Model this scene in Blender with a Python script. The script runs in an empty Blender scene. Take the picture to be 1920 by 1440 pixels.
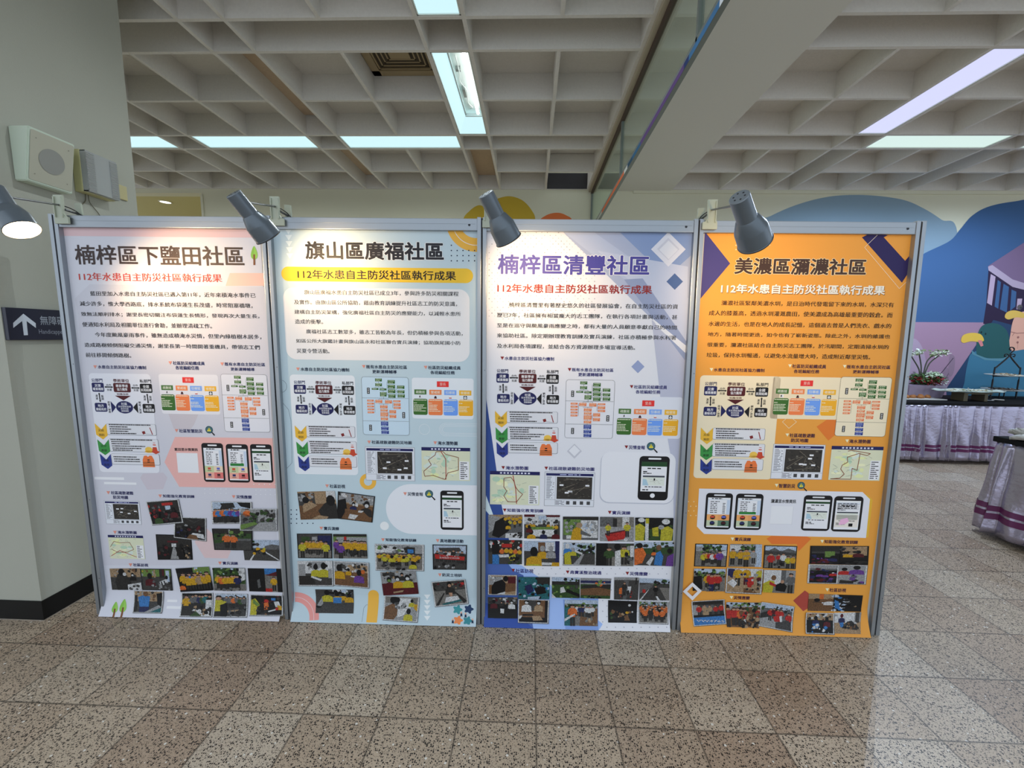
import bpy, bmesh, math, random
from mathutils import Vector, Matrix
sc = bpy.context.scene
COL = sc.collection
rnd = random.Random(7)

# ---------------------------------------------------------------- camera, world, exposure
EYE = Vector((0, 0, 1.46))
CR = Vector((0.99938315, 0.0323535, 0.01365932))
CU = Vector((-0.01762705, 0.12571641, 0.99190961))
CF = Vector((-0.03037455, 0.99153852, -0.12620916))
FPX, CX, CY = 780.02, 970.68, 730.69          # focal length and principal point for a 1920 x 1440 frame
cam_d = bpy.data.cameras.new('camera')
cam = bpy.data.objects.new('camera', cam_d)
COL.objects.link(cam)
cam_d.sensor_width = 36.0
cam_d.lens = FPX / 1920 * 36.0
cam_d.shift_x = (960 - CX) / 1920
cam_d.shift_y = (CY - 720) / 1920
cam_d.clip_start = 0.02
m = Matrix((CR, CU, -CF)).transposed().to_4x4()
m.translation = EYE
cam.matrix_world = m
sc.camera = cam
sc.view_settings.view_transform = 'Standard'
sc.view_settings.look = 'None'
sc.view_settings.gamma = 1.0
sc.view_settings.exposure = 0.0
sc.view_settings.use_curve_mapping = False

WORLD_GAIN = 1.32
w = bpy.data.worlds.new('hall_daylight')
sc.world = w
w.use_nodes = True
wn = w.node_tree.nodes
wl = w.node_tree.links
bg = wn['Background']
tc = wn.new('ShaderNodeTexCoord')
sep = wn.new('ShaderNodeSeparateXYZ')
ramp = wn.new('ShaderNodeValToRGB')
wl.new(tc.outputs['Generated'], sep.inputs[0])
mr = wn.new('ShaderNodeMapRange')
mr.inputs['From Min'].default_value = -1
mr.inputs['From Max'].default_value = 1
wl.new(sep.outputs['X'], mr.inputs['Value'])
wl.new(mr.outputs[0], ramp.inputs[0])
ramp.color_ramp.elements[0].color = (0.80, 0.88, 0.97, 1)
ramp.color_ramp.elements[1].color = (0.74, 0.86, 1.0, 1)
wl.new(ramp.outputs[0], bg.inputs['Color'])
bg.inputs['Strength'].default_value = WORLD_GAIN

# ---------------------------------------------------------------- projection helpers (picture point -> point on a real surface)
def ray(px, py):
    return CR * ((px - CX) / FPX) + CU * ((CY - py) / FPX) + CF
def on_z(px, py, z):
    d = ray(px, py); return EYE + d * ((z - EYE.z) / d.z)
def on_y(px, py, y):
    d = ray(px, py); return EYE + d * (y / d.y)
def on_x(px, py, x):
    d = ray(px, py); return EYE + d * (x / d.x)

# ---------------------------------------------------------------- colour and materials
def lin(v):
    v /= 255.0
    return v / 12.92 if v <= 0.04045 else ((v + 0.055) / 1.055) ** 2.4
def rgb(r, g, b, gain=1.0):
    return tuple(min(0.9, lin(x) * gain) for x in (r, g, b)) + (1.0,)
MATS = {}
def mat(name, color=(0.5, 0.5, 0.5, 1), rough=0.5, metal=0.0, emit=None, strength=0, spec=0.5, bump=None, noise=None):
    if name in MATS: return MATS[name]
    mm = bpy.data.materials.new(name)
    mm.use_nodes = True
    nt = mm.node_tree
    p = nt.nodes['Principled BSDF']
    p.inputs['Base Color'].default_value = color
    p.inputs['Roughness'].default_value = rough
    p.inputs['Metallic'].default_value = metal
    p.inputs['Specular IOR Level'].default_value = spec
    if emit:
        p.inputs['Emission Color'].default_value = emit
        p.inputs['Emission Strength'].default_value = strength
    if noise or bump:
        t = nt.nodes.new('ShaderNodeTexCoord')
    if noise:                                     # (scale, darker factor)
        n = nt.nodes.new('ShaderNodeTexNoise'); n.inputs['Scale'].default_value = noise[0]; n.inputs['Detail'].default_value = 5
        nt.links.new(t.outputs['Object'], n.inputs['Vector'])
        mx = nt.nodes.new('ShaderNodeMixRGB')
        mx.inputs[1].default_value = tuple(c * noise[1] for c in color[:3]) + (1,)
        mx.inputs[2].default_value = color
        nt.links.new(n.outputs['Fac'], mx.inputs[0])
        nt.links.new(mx.outputs[0], p.inputs['Base Color'])
    if bump:                                      # (scale, strength)
        n = nt.nodes.new('ShaderNodeTexNoise'); n.inputs['Scale'].default_value = bump[0]; n.inputs['Detail'].default_value = 4
        nt.links.new(t.outputs['Object'], n.inputs['Vector'])
        bn = nt.nodes.new('ShaderNodeBump'); bn.inputs['Strength'].default_value = bump[1]; bn.inputs['Distance'].default_value = 0.01
        nt.links.new(n.outputs['Fac'], bn.inputs['Height'])
        nt.links.new(bn.outputs[0], p.inputs['Normal'])
    MATS[name] = mm
    return mm
def attr_mat(name, rough, spec=0.4):
    mm = bpy.data.materials.new(name); mm.use_nodes = True
    nt = mm.node_tree; p = nt.nodes['Principled BSDF']
    a = nt.nodes.new('ShaderNodeAttribute'); a.attribute_name = 'Col'
    nt.links.new(a.outputs['Color'], p.inputs['Base Color'])
    p.inputs['Roughness'].default_value = rough
    p.inputs['Specular IOR Level'].default_value = spec
    return mm
M_PRINT = attr_mat('poster_print', 0.55, 0.3)
M_MURAL = attr_mat('mural_paint', 0.8, 0.2)
M_PHOTO = attr_mat('photo_print', 0.5, 0.3)
def mottle(mm, scale, lo, hi):
    nt = mm.node_tree; p = nt.nodes['Principled BSDF']; a = [n for n in nt.nodes if n.type == 'ATTRIBUTE'][0]
    t = nt.nodes.new('ShaderNodeTexCoord'); n = nt.nodes.new('ShaderNodeTexNoise'); n.inputs['Scale'].default_value = scale; n.inputs['Detail'].default_value = 3; n.inputs['Roughness'].default_value = .7
    r = nt.nodes.new('ShaderNodeMapRange'); r.inputs['From Min'].default_value = .32; r.inputs['From Max'].default_value = .68; r.inputs['To Min'].default_value = lo; r.inputs['To Max'].default_value = hi
    x = nt.nodes.new('ShaderNodeVectorMath'); x.operation = 'SCALE'
    nt.links.new(t.outputs['Object'], n.inputs['Vector']); nt.links.new(n.outputs['Fac'], r.inputs['Value'])
    nt.links.new(a.outputs['Color'], x.inputs[0]); nt.links.new(r.outputs[0], x.inputs['Scale']); nt.links.new(x.outputs[0], p.inputs['Base Color'])
mottle(M_PHOTO, 190, .42, 1.15)
M_FOOD = attr_mat('coloured_bits', 0.6, 0.4)
M_ALU = mat('brushed_aluminium', rgb(156, 162, 168, 1.0), 0.38, 0.75, bump=(60, 0.04))
M_SLOT = mat('dark_slot', (0.01, 0.01, 0.012, 1), 0.6)
M_BOARD = mat('panel_board', rgb(190, 188, 185), 0.6)
M_STEEL = mat('grey_enamel', rgb(104, 114, 122), 0.3, 0.25, noise=(9, 0.75))
M_CAP = mat('grey_enamel_cap', rgb(120, 128, 134), 0.4, 0.2)
M_ROD = mat('lamp_rod', rgb(110, 112, 112), 0.35, 0.8)
M_CREAM = mat('cream_plastic', rgb(178, 184, 165), 0.45)
M_BULB = mat('glowing_bulb', (1, 1, 1, 1), 0.3, emit=(1.0, 0.80, 0.48, 1), strength=14)
M_BLACK = mat('black_plastic', (0.012, 0.012, 0.013, 1), 0.5)
M_PLASTER = mat('cream_plaster', rgb(176, 176, 163), 0.85, bump=(160, 0.10), noise=(3, 0.93), spec=0.2)
M_WALL = mat('cream_wall_paint', rgb(214, 211, 188), 0.8, bump=(140, 0.06), spec=0.2)
M_SOFFIT = mat('soffit_paint', rgb(214, 212, 203), 0.85, bump=(120, 0.05), spec=0.2)
M_OLIVE = mat('corridor_ochre_paint', rgb(196, 186, 130), 0.8)
M_CEIL = mat('sprayed_concrete', rgb(226, 222, 215), 0.9, bump=(220, 0.3), noise=(60, 0.86), spec=0.1)
M_BASE = mat('black_skirting', (0.006, 0.006, 0.006, 1), 0.5, spec=0.25)
M_WOOD = mat('pale_wood_trim', rgb(172, 160, 138), 0.5)
M_FRAME = mat('grey_window_frame', rgb(120, 128, 124), 0.45, 0.3)

# ---------------------------------------------------------------- object helpers
def link(name, me, mats, parent=None):
    o = bpy.data.objects.new(name, me)
    for x in (mats if isinstance(mats, (list, tuple)) else [mats]):
        me.materials.append(x)
    COL.objects.link(o)
    if parent is not None:
        o.parent = parent
        loc = root_loc(parent)
        if loc.length > 0:
            me.transform(Matrix.Translation(-loc))
    return o
def root_loc(o):
    v = Vector((0, 0, 0))
    while o is not None:
        v += o.location; o = o.parent
    return v
def tag(o, label=None, cat=None, group=None, kind=None):
    if label: o['label'] = label
    if cat: o['category'] = cat
    if group: o['group'] = group
    if kind: o['kind'] = kind
    return o
def thing(name, loc, label, cat, group=None):
    o = bpy.data.objects.new(name, None)
    o.empty_display_size = 0.05
    o.location = loc
    COL.objects.link(o)
    return tag(o, label, cat, group)
def from_bm(name, bm, mats, parent=None, smooth=False):
    me = bpy.data.meshes.new(name)
    bmesh.ops.recalc_face_normals(bm, faces=bm.faces[:])
    bm.to_mesh(me); bm.free()
    if smooth:
        for p in me.polygons: p.use_smooth = True
    return link(name, me, mats, parent)
def struct(name, bm, mats, smooth=False):
    return tag(from_bm(name, bm, mats, None, smooth), kind='structure')
def frame(o, x, y, z):
    m = Matrix((x, y, z)).transposed().to_4x4(); m.translation = o
    return m
def box(bm, x0, x1, y0, y1, z0, z1, mi=0, M=None, bevel=0.0):
    vs = [bm.verts.new((x, y, z)) for x in (x0, x1) for y in (y0, y1) for z in (z0, z1)]
    fs = [bm.faces.new([vs[i] for i in q]) for q in ((0, 1, 3, 2), (4, 6, 7, 5), (0, 4, 5, 1), (2, 3, 7, 6), (0, 2, 6, 4), (1, 5, 7, 3))]
    for f in fs: f.material_index = mi
    if bevel > 0:
        es = list({e for f in fs for e in f.edges})
        r = bmesh.ops.bevel(bm, geom=es, offset=bevel, segments=2, affect='EDGES', profile=0.7)
        vs = list({v for f in r['faces'] for v in f.verts} | {v for v in vs if v.is_valid})
        for v in list(vs):
            for f in v.link_faces: f.material_index = mi
    if M is not None:
        for v in vs: v.co = M @ v.co
    return vs
def prism(bm, pts, depth, M=None, mi=0):
    """pts: outline in local xy; extruded from z=0 to z=depth"""
    a = [bm.verts.new((x, y, 0)) for x, y in pts]
    b = [bm.verts.new((x, y, depth)) for x, y in pts]
    n = len(pts)
    fs = [bm.faces.new(a[::-1]), bm.faces.new(b)]
    for i in range(n):
        fs.append(bm.faces.new((a[i], a[(i + 1) % n], b[(i + 1) % n], b[i])))
    for f in fs: f.material_index = mi
    if M is not None:
        for v in a + b: v.co = M @ v.co
    return a + b
def lathe(bm, prof, M=None, seg=32, mi=0, caps=False):
    rings = []
    for r, z in prof:
        rings.append([bm.verts.new((r * math.cos(2 * math.pi * k / seg), r * math.sin(2 * math.pi * k / seg), z)) for k in range(seg)])
    fs = []
    for a, b in zip(rings, rings[1:]):
        for k in range(seg):
            fs.append(bm.faces.new((a[k], a[(k + 1) % seg], b[(k + 1) % seg], b[k])))
    if caps:
        fs.append(bm.faces.new(rings[0][::-1])); fs.append(bm.faces.new(rings[-1]))
    for f in fs: f.material_index = mi
    if M is not None:
        for r in rings:
            for v in r: v.co = M @ v.co
    return rings
def tube(bm, pts, r, seg=10, mi=0, taper=None):
    pts = [Vector(p) for p in pts]
    rings = []
    for i, p in enumerate(pts):
        t = (pts[min(i + 1, len(pts) - 1)] - pts[max(i - 1, 0)]).normalized()
        u = t.cross(Vector((0, 0, 1)))
        if u.length < 1e-3: u = t.cross(Vector((1, 0, 0)))
        u.normalize(); v = t.cross(u)
        rr = r if taper is None else r * taper[i]
        rings.append([bm.verts.new(p + (u * math.cos(2 * math.pi * k / seg) + v * math.sin(2 * math.pi * k / seg)) * rr) for k in range(seg)])
    for a, b in zip(rings, rings[1:]):
        for k in range(seg):
            f = bm.faces.new((a[k], a[(k + 1) % seg], b[(k + 1) % seg], b[k])); f.material_index = mi
    bm.faces.new(rings[0][::-1]).material_index = mi; bm.faces.new(rings[-1]).material_index = mi
def curve_pts(pts, n=8):
    """smooth points through a few given ones"""
    P = [Vector(p) for p in pts]; out = []
    for i in range(len(P) - 1):
        p0, p1, p2, p3 = P[max(i - 1, 0)], P[i], P[i + 1], P[min(i + 2, len(P) - 1)]
        for k in range(n):
            t = k / n
            out.append(0.5 * ((2 * p1) + (p2 - p0) * t + (2 * p0 - 5 * p1 + 4 * p2 - p3) * t * t + (3 * p1 - p0 - 3 * p2 + p3) * t ** 3))
    out.append(P[-1]); return out

# ---------------------------------------------------------------- flat coloured artwork on a surface
TEXTS = {}
def glyphs(text, offset=0.0, res=2):
    key = (text, offset, res)
    if key in TEXTS: return TEXTS[key]
    c = bpy.data.curves.new('t', 'FONT'); c.body = text; c.resolution_u = res; c.offset = offset; c.size = 1
    o = bpy.data.objects.new('t', c); COL.objects.link(o)
    dg = bpy.context.evaluated_depsgraph_get()
    me = o.evaluated_get(dg).to_mesh()
    vs = [(v.co.x, v.co.y) for v in me.vertices]
    fs = [tuple(p.vertices) for p in me.polygons]
    o.evaluated_get(dg).to_mesh_clear()
    bpy.data.objects.remove(o); bpy.data.curves.remove(c)
    if vs:
        b = (min(v[0] for v in vs), min(v[1] for v in vs), max(v[0] for v in vs), max(v[1] for v in vs))
    else: b = (0, 0, 1, 1)
    TEXTS[key] = (vs, fs, b)
    return TEXTS[key]
LAYER = 0.0001
class Art:
    """collects flat coloured faces given in (a, b) surface coordinates; pix maps a picture point to (a, b)"""
    def __init__(self, surf, pix=None):
        self.surf, self.pix = surf, pix
        self.v, self.f, self.c = [], [], []
    def face(self, pts, col, lay):
        i = len(self.v)
        self.v += [(p[0], p[1], lay * LAYER) for p in pts]
        self.f.append(tuple(range(i, i + len(pts)))); self.c.append(col)
    def poly(self, pts, col, lay): self.face([self.pix(*p) for p in pts], col, lay)
    def rect(self, x0, y0, x1, y1, col, lay):                      # two opposite corners in the picture, square on the sheet
        a, b = self.pix(x0, y0), self.pix(x1, y1)
        self.face([(a[0], b[1]), (b[0], b[1]), (b[0], a[1]), (a[0], a[1])], col, lay)
    def rr_ab(self, a0, b0, a1, b1, r, col, lay, n=5):
        pts = []
        for cx, cy, s in ((a1 - r, b1 - r, 0), (a0 + r, b1 - r, 90), (a0 + r, b0 + r, 180), (a1 - r, b0 + r, 270)):
            for k in range(n + 1):
                t = math.radians(s + 90 * k / n); pts.append((cx + r * math.cos(t), cy + r * math.sin(t)))
        self.face(pts, col, lay); return pts
    def rrect(self, x0, y0, x1, y1, r, col, lay):
        a, b = self.pix(x0, y0), self.pix(x1, y1)
        return self.rr_ab(min(a[0], b[0]), min(a[1], b[1]), max(a[0], b[0]), max(a[1], b[1]), r, col, lay)
    def outline(self, pts, wd, col, lay, closed=True, dash=None):
        n = len(pts); segs = [(pts[i], pts[(i + 1) % n]) for i in range(n if closed else n - 1)]
        if dash:
            out = []; 
            for p, q in segs:
                L = math.hypot(q[0] - p[0], q[1] - p[1])
                k = max(1, int(L / dash))
                for i in range(k):
                    t0, t1 = i / k, (i + 0.55) / k
                    out.append(((p[0] + (q[0] - p[0]) * t0, p[1] + (q[1] - p[1]) * t0), (p[0] + (q[0] - p[0]) * t1, p[1] + (q[1] - p[1]) * t1)))
            segs = out
        for p, q in segs: self.bar(p, q, wd, col, lay)
    def bar(self, p, q, wd, col, lay):
        dx, dy = q[0] - p[0], q[1] - p[1]; L = math.hypot(dx, dy) or 1e-9
        nx, ny = -dy / L * wd / 2, dx / L * wd / 2
        self.face([(p[0] - nx, p[1] - ny), (q[0] - nx, q[1] - ny), (q[0] + nx, q[1] + ny), (p[0] + nx, p[1] + ny)], col, lay)
    def line(self, pts, wd, col, lay, closed=False, dash=None):
        self.outline([self.pix(*p) for p in pts], wd, col, lay, closed, dash)
    def ell_ab(self, a, b, ra, rb, col, lay, n=20, t0=0, t1=360):
        self.face([(a + ra * math.cos(math.radians(t0 + (t1 - t0) * k / n)), b + rb * math.sin(math.radians(t0 + (t1 - t0) * k / n))) for k in range(n if t1 - t0 == 360 else n + 1)], col, lay)
    def ell(self, x, y, r, col, lay, n=16, ry=None):
        a, b = self.pix(x, y); s = abs(self.pix(x + 5, y)[0] - a) / 5
        self.ell_ab(a, b, r * s, (ry or r) * s, col, lay, n)
    def ring(self, a, b, r0, r1, t0, t1, col, lay, n=24):
        for k in range(n):
            p = [math.radians(t0 + (t1 - t0) * (k + i) / n) for i in (0, 1)]
            self.face([(a + r0 * math.cos(p[0]), b + r0 * math.sin(p[0])), (a + r1 * math.cos(p[0]), b + r1 * math.sin(p[0])),
                       (a + r1 * math.cos(p[1]), b + r1 * math.sin(p[1])), (a + r0 * math.cos(p[1]), b + r0 * math.sin(p[1]))], col, lay)
    def text_ab(self, s, a0, b0, a1, b1, col, lay, offset=0.012, res=2, fity=True):
        """offset: how much bolder than the plain glyphs, in ems; the strokes are thickened by shifted copies"""
        core = s.rstrip('，。；、')
        bb = glyphs(core, 0, res)[2]
        vs, fs, _ = glyphs(s, 0, res)
        kx = (a1 - a0) / max(1e-6, bb[2] - bb[0] + 2 * offset)
        ky = (b1 - b0) / max(1e-6, bb[3] - bb[1] + 2 * offset) if fity else kx
        bo = b0 if fity else (b0 + b1) / 2 - (bb[3] - bb[1]) * kx / 2
        n = 1 if offset <= 0.004 else (2 if offset <= .013 else (4 if offset <= .023 else 10))
        sh = [(0, 0)] if n == 1 else ([(-offset, 0), (offset, 0)] if n == 2 else [(offset * math.cos(6.2832 * (k + .5) / n), offset * math.sin(6.2832 * (k + .5) / n)) for k in range(n)])
        for q, (dx, dy) in enumerate(sh):
            i = len(self.v)
            self.v += [(a0 + (x - bb[0] + offset + dx) * kx, bo + (y - bb[1] + offset + dy) * ky, (lay + q * .02) * LAYER) for x, y in vs]
            self.f += [tuple(k + i for k in f) for f in fs]; self.c += [col] * len(fs)
    def text(self, s, x0, y0, x1, y1, col, lay, offset=0.012, res=2, fity=True):
        a, b = self.pix(x0, y0), self.pix(x1, y1)
        self.text_ab(s, a[0], b[1], b[0], a[1], col, lay, offset, res, fity)
    def build_into(self, o, cuts):
        """prints the collected shapes on an existing sheet"""
        tmp = self.build('printed', o, None, cuts)
        bm = bmesh.new(); bm.from_mesh(o.data); bm.from_mesh(tmp.data); bm.to_mesh(o.data); bm.free()
        me = tmp.data; bpy.data.objects.remove(tmp); bpy.data.meshes.remove(me)
    def build(self, name, parent=None, material=None, cuts=None):
        bm = bmesh.new()
        lay = bm.faces.layers.float_color.new('Col')
        vs = [bm.verts.new(p) for p in self.v]
        for f, c in zip(self.f, self.c):
            try: q = bm.faces.new([vs[i] for i in f])
            except ValueError: continue
            q[lay] = c
        if cuts:
            lo = min(p[1] for p in self.v)
            for z in cuts:
                if lo < z:
                    bmesh.ops.bisect_plane(bm, geom=bm.verts[:] + bm.edges[:] + bm.faces[:], plane_co=(0, z, 0), plane_no=(0, 1, 0))
        for v in bm.verts: v.co = self.surf(*v.co)
        me = bpy.data.meshes.new(name)
        bm.to_mesh(me); bm.free()
        return link(name, me, material or M_PRINT, parent)
# ---------------------------------------------------------------- the hall: floor, ceiling, walls
U = 0.62                                             # ceiling module
NAR = 0.4952
D = 9.6505 * U                                       # back wall
C = EYE.z + 3.215 * U                                # underside of the ceiling ribs
X0 = -7.2297 * U
RX0 = 3.0073 * U
RIB = 0.205
def nx(X):
    k = math.floor((X + 1.5) / 2.5); rem = (X + 1.5) - k * 2.5
    return -(1 + NAR) + k * (2 + NAR) + (rem / .5 * NAR if rem <= .5 else NAR + rem - .5)
def cx(X): return X0 + nx(X) * U                     # rib lines of the left hall (two wide cells, one narrow)
def ry(Y):
    k = math.floor(Y / 2.5); rem = Y - k * 2.5
    return D - (k * (2 + NAR) + (rem if rem <= 2 else 2 + (rem - 2) / .5 * NAR)) * U
def rx(X):
    k = math.floor((X - 2) / 2.5); rem = (X - 2) - k * 2.5
    return RX0 + (2 + k * (2 + NAR) + (rem / .5 * NAR if rem <= .5 else NAR + rem - .5)) * U
GX = on_z(1150, 240, C).x + .045                            # plane of the glass screen
SX = on_z(1408, 198, C).x
# floor
fm = bpy.data.materials.new('terrazzo_tiles'); fm.use_nodes = True
nt = fm.node_tree; N = nt.nodes; Lk = nt.links; P = N['Principled BSDF']
def node(t, **kw):
    n = N.new(t)
    for k, v in kw.items(): setattr(n, k, v)
    return n
def mth(op, a, b=None, c=None):
    n = node('ShaderNodeMath', operation=op)
    for i, v in enumerate((a, b, c)):
        if v is None: continue
        if isinstance(v, (int, float)): n.inputs[i].default_value = v
        else: Lk.new(v, n.inputs[i])
    return n.outputs[0]
g = node('ShaderNodeNewGeometry'); sp = node('ShaderNodeSeparateXYZ'); Lk.new(g.outputs['Position'], sp.inputs[0])
TS = 0.30
tx = mth('DIVIDE', mth('SUBTRACT', sp.outputs[0], 0.0440 - TS * 100), TS)
ty = mth('DIVIDE', mth('SUBTRACT', sp.outputs[1], 1.7125 - TS * 100), TS)
wob = node('ShaderNodeTexNoise'); wob.inputs['Scale'].default_value = 9; Lk.new(g.outputs['Position'], wob.inputs['Vector'])
wo = mth('MULTIPLY', mth('SUBTRACT', wob.outputs['Fac'], .5), .012)
fx_ = mth('FRACT', mth('ADD', tx, wo)); fy_ = mth('FRACT', mth('ADD', ty, wo))
ex = mth('MINIMUM', fx_, mth('SUBTRACT', 1.0, fx_)); ey = mth('MINIMUM', fy_, mth('SUBTRACT', 1.0, fy_))
edge = mth('MINIMUM', ex, ey)
seam = node('ShaderNodeMapRange'); seam.inputs['From Min'].default_value = .005; seam.inputs['From Max'].default_value = .016; Lk.new(edge, seam.inputs['Value'])
cmb = node('ShaderNodeCombineXYZ'); Lk.new(mth('FLOOR', tx), cmb.inputs[0]); Lk.new(mth('FLOOR', ty), cmb.inputs[1])
wn_ = node('ShaderNodeTexWhiteNoise', noise_dimensions='2D'); Lk.new(cmb.outputs[0], wn_.inputs['Vector'])
tone = node('ShaderNodeValToRGB'); Lk.new(wn_.outputs['Value'], tone.inputs[0])
cr = tone.color_ramp
cr.elements[0].color = rgb(180, 158, 136); cr.elements[0].position = 0.0
cr.elements[1].color = rgb(206, 193, 174); cr.elements[1].position = 1.0
e = cr.elements.new(.35); e.color = rgb(186, 167, 145)
e = cr.elements.new(.7); e.color = rgb(196, 179, 157)
big = node('ShaderNodeTexNoise'); big.inputs['Scale'].default_value = 3.2; big.inputs['Detail'].default_value = 6; Lk.new(g.outputs['Position'], big.inputs['Vector'])
bmix = node('ShaderNodeMixRGB', blend_type='MULTIPLY'); bmix.inputs[0].default_value = .35
bramp = node('ShaderNodeValToRGB'); bramp.color_ramp.elements[0].color = (.66, .62, .57, 1); bramp.color_ramp.elements[0].position = .3; bramp.color_ramp.elements[1].color = (1, 1, 1, 1); bramp.color_ramp.elements[1].position = .7
Lk.new(big.outputs['Fac'], bramp.inputs[0]); Lk.new(tone.outputs[0], bmix.inputs[1]); Lk.new(bramp.outputs[0], bmix.inputs[2])
def chips(scale, thr, size, seed):
    mp = node('ShaderNodeMapping'); mp.inputs['Location'].default_value = (seed, seed * 1.7, 0); Lk.new(g.outputs['Position'], mp.inputs[0])
    v = node('ShaderNodeTexVoronoi', voronoi_dimensions='2D'); v.inputs['Scale'].default_value = scale; Lk.new(mp.outputs[0], v.inputs['Vector'])
    sc_ = node('ShaderNodeSeparateColor'); Lk.new(v.outputs['Color'], sc_.inputs[0])
    on = mth('LESS_THAN', sc_.outputs[0], thr)
    r_ = mth('MULTIPLY', mth('ADD', mth('MULTIPLY', sc_.outputs[1], .7), .3), size)
    return mth('MULTIPLY', on, mth('LESS_THAN', v.outputs['Distance'], r_))
c1 = chips(140, .42, .50, 3.1); c2 = chips(230, .5, .48, 11.0); c3 = chips(85, .03, .40, 23.0)
col = bmix.outputs[0]
def over(fac, base, color):
    n = node('ShaderNodeMixRGB'); Lk.new(fac, n.inputs[0]); Lk.new(base, n.inputs[1]); n.inputs[2].default_value = color; return n.outputs[0]
col = over(mth('MULTIPLY', c2, .75), col, rgb(74, 64, 54)); col = over(c1, col, rgb(38, 32, 28)); col = over(c3, col, rgb(225, 222, 214))
inv = mth('SUBTRACT', 1.0, seam.outputs[0])
col = over(mth('MULTIPLY', inv, .7), col, rgb(52, 46, 40))
Lk.new(col, P.inputs['Base Color']); P.inputs['Roughness'].default_value = .38; P.inputs['Specular IOR Level'].default_value = .35
bm = bmesh.new(); box(bm, -9, 12, -4.5, 9.5, -0.05, 0)
struct('floor', bm, fm)

# ceiling: ribs, slab, soffit strip
bm = bmesh.new()
T2 = 0.0135
xs = [cx(v) for v in (-6.5, -6, -5, -4, -3.5, -2.5, -1.5, -1, 0, 1, 1.5, 2.5, 3.5, 4, 5, 6, 6.5, 7.5) if True]
yend = ry(9.5)
def runs_of(stops, cut):
    """unbroken lengths of rib between stops, leaving out the narrow cells when cut"""
    st = sorted(stops); out = []
    for a, b in zip(st, st[1:]):
        if cut and b - a < .45: continue
        if out and abs(out[-1][1] - a) < 1e-6: out[-1][1] = b
        else: out.append([a, b])
    return out
def is_mid(v, off): return abs((v - off) % 2.5) < .01      # ribs that stop short of the lamp strips
Yv = (0, 1, 2, 2.5, 3.5, 4.5, 5, 6, 7, 7.5, 8.5, 9.5)
Xv = (-6.5, -6, -5, -4, -3.5, -2.5, -1.5, -1, 0, 1, 1.5, 2.5, 3.5, 4, 5, 6, 6.5, 7.5)
Rv = (1, 2, 2.5, 3.5, 4.5, 5, 6, 7, 7.5, 8.5, 9.5, 10)
xr = [rx(v) for v in Rv]
for v in Xv:
    for a, b in runs_of([ry(y) for y in Yv], is_mid(v, 0)): box(bm, cx(v) - T2, cx(v) + T2, a, b, C, C + RIB + .001)
for v in Rv:
    for a, b in runs_of([ry(y) for y in Yv], is_mid(v, 3.5) or v == 1): box(bm, rx(v) - T2, rx(v) + T2, a, b, C, C + RIB + .001)
for v in Yv:
    yy = ry(v) - (T2 + .001 if v == 0 else 0)
    for a, b in runs_of([cx(x) for x in Xv] + [GX - .06], is_mid(v, 1)): box(bm, a, b, yy - T2, yy + T2, C + .001, C + RIB + .002)
    for a, b in runs_of([SX - .02] + xr, is_mid(v, 1)): box(bm, a, b, yy - T2, yy + T2, C + .001, C + RIB + .002)
box(bm, GX - .075, GX - .05, yend, D, C + .002, C + RIB)
hx0, hx1, hy0, hy1 = cx(7.5), GX - .06, ry(1), D   # one coffer has lost its lid
z0, z1 = C + RIB, C + RIB + .04
box(bm, xs[0], hx0, yend, D, z0, z1); box(bm, hx0, GX + .03, yend, hy0, z0, z1); box(bm, hx1, GX + .03, hy0, D, z0, z1)
box(bm, hx0, hx1, hy0, hy1, z0 + .45, z0 + .5)
box(bm, hx0 - .02, hx0, hy0, hy1, z0, z0 + .5); box(bm, hx0, hx1, hy0 - .02, hy0, z0, z0 + .5)
box(bm, SX, xr[-1], yend, D, z0, z1)
box(bm, hx0 + .02, hx1 - .01, D - .034, D - .0285, C + .004, C + RIB, 1)
for a, b, c, d in ((3.5, 4, 4.5, 2.5), (6, 6.5, 2, 0), (3.5, 4, 2, 0)): box(bm, cx(a) + T2, cx(b) - T2, ry(c) + T2, ry(d) - T2 * 3, z0 - .03, z0 - .004, 2)
struct('ceiling', bm, [M_CEIL, mat('dark_void', rgb(62, 60, 62), .9), mat('tan_ceiling_board', rgb(206, 182, 156), .8, noise=(30, .8))])
bm = bmesh.new()
box(bm, GX + .02, SX, yend, D, C - .012, C + RIB)
struct('trim_4', bm, M_SOFFIT)                      # flat soffit between the two halls

# back wall with the corridor opening at its left end
OX = on_y(379, 380, D).x
ZH = on_y(380, 362, D).z
bm = bmesh.new()
box(bm, OX, 12, D, D + .15, 0, C + .3)
box(bm, -9, OX, D, D + .15, ZH, C + .3)
wall = struct('wall_back', bm, M_WALL)
bm = bmesh.new()
box(bm, SX - .5, 12, D - .02, D, on_y(1500, 364, D).z, C, 0)
struct('trim_1', bm, M_WALL)
bm = bmesh.new()
box(bm, OX, OX + .05, D + .15, D + 3, 0, ZH); struct('wall_corridor', bm, M_OLIVE)
bm = bmesh.new()
zc = on_y(300, 361, D).z
box(bm, -9, OX, D + .15, D + 2.6, ZH, ZH + .05); struct('ceiling_corridor', bm, M_OLIVE)
bm = bmesh.new()
box(bm, -9, OX + .05, D + 2.6, D + 2.7, 0, ZH); struct('wall_corridor_end', bm, M_OLIVE)
bm = bmesh.new()
box(bm, OX - .012, OX + .02, D - .012, D + .0, 0, ZH - .02); struct('trim_2', bm, M_WALL)
pz_ = on_z(310, 379, ZH - .004)
t = thing('downlight', (pz_.x, pz_.y, ZH), 'small round recessed lamp glowing in the ochre corridor ceiling', 'ceiling light')
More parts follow.
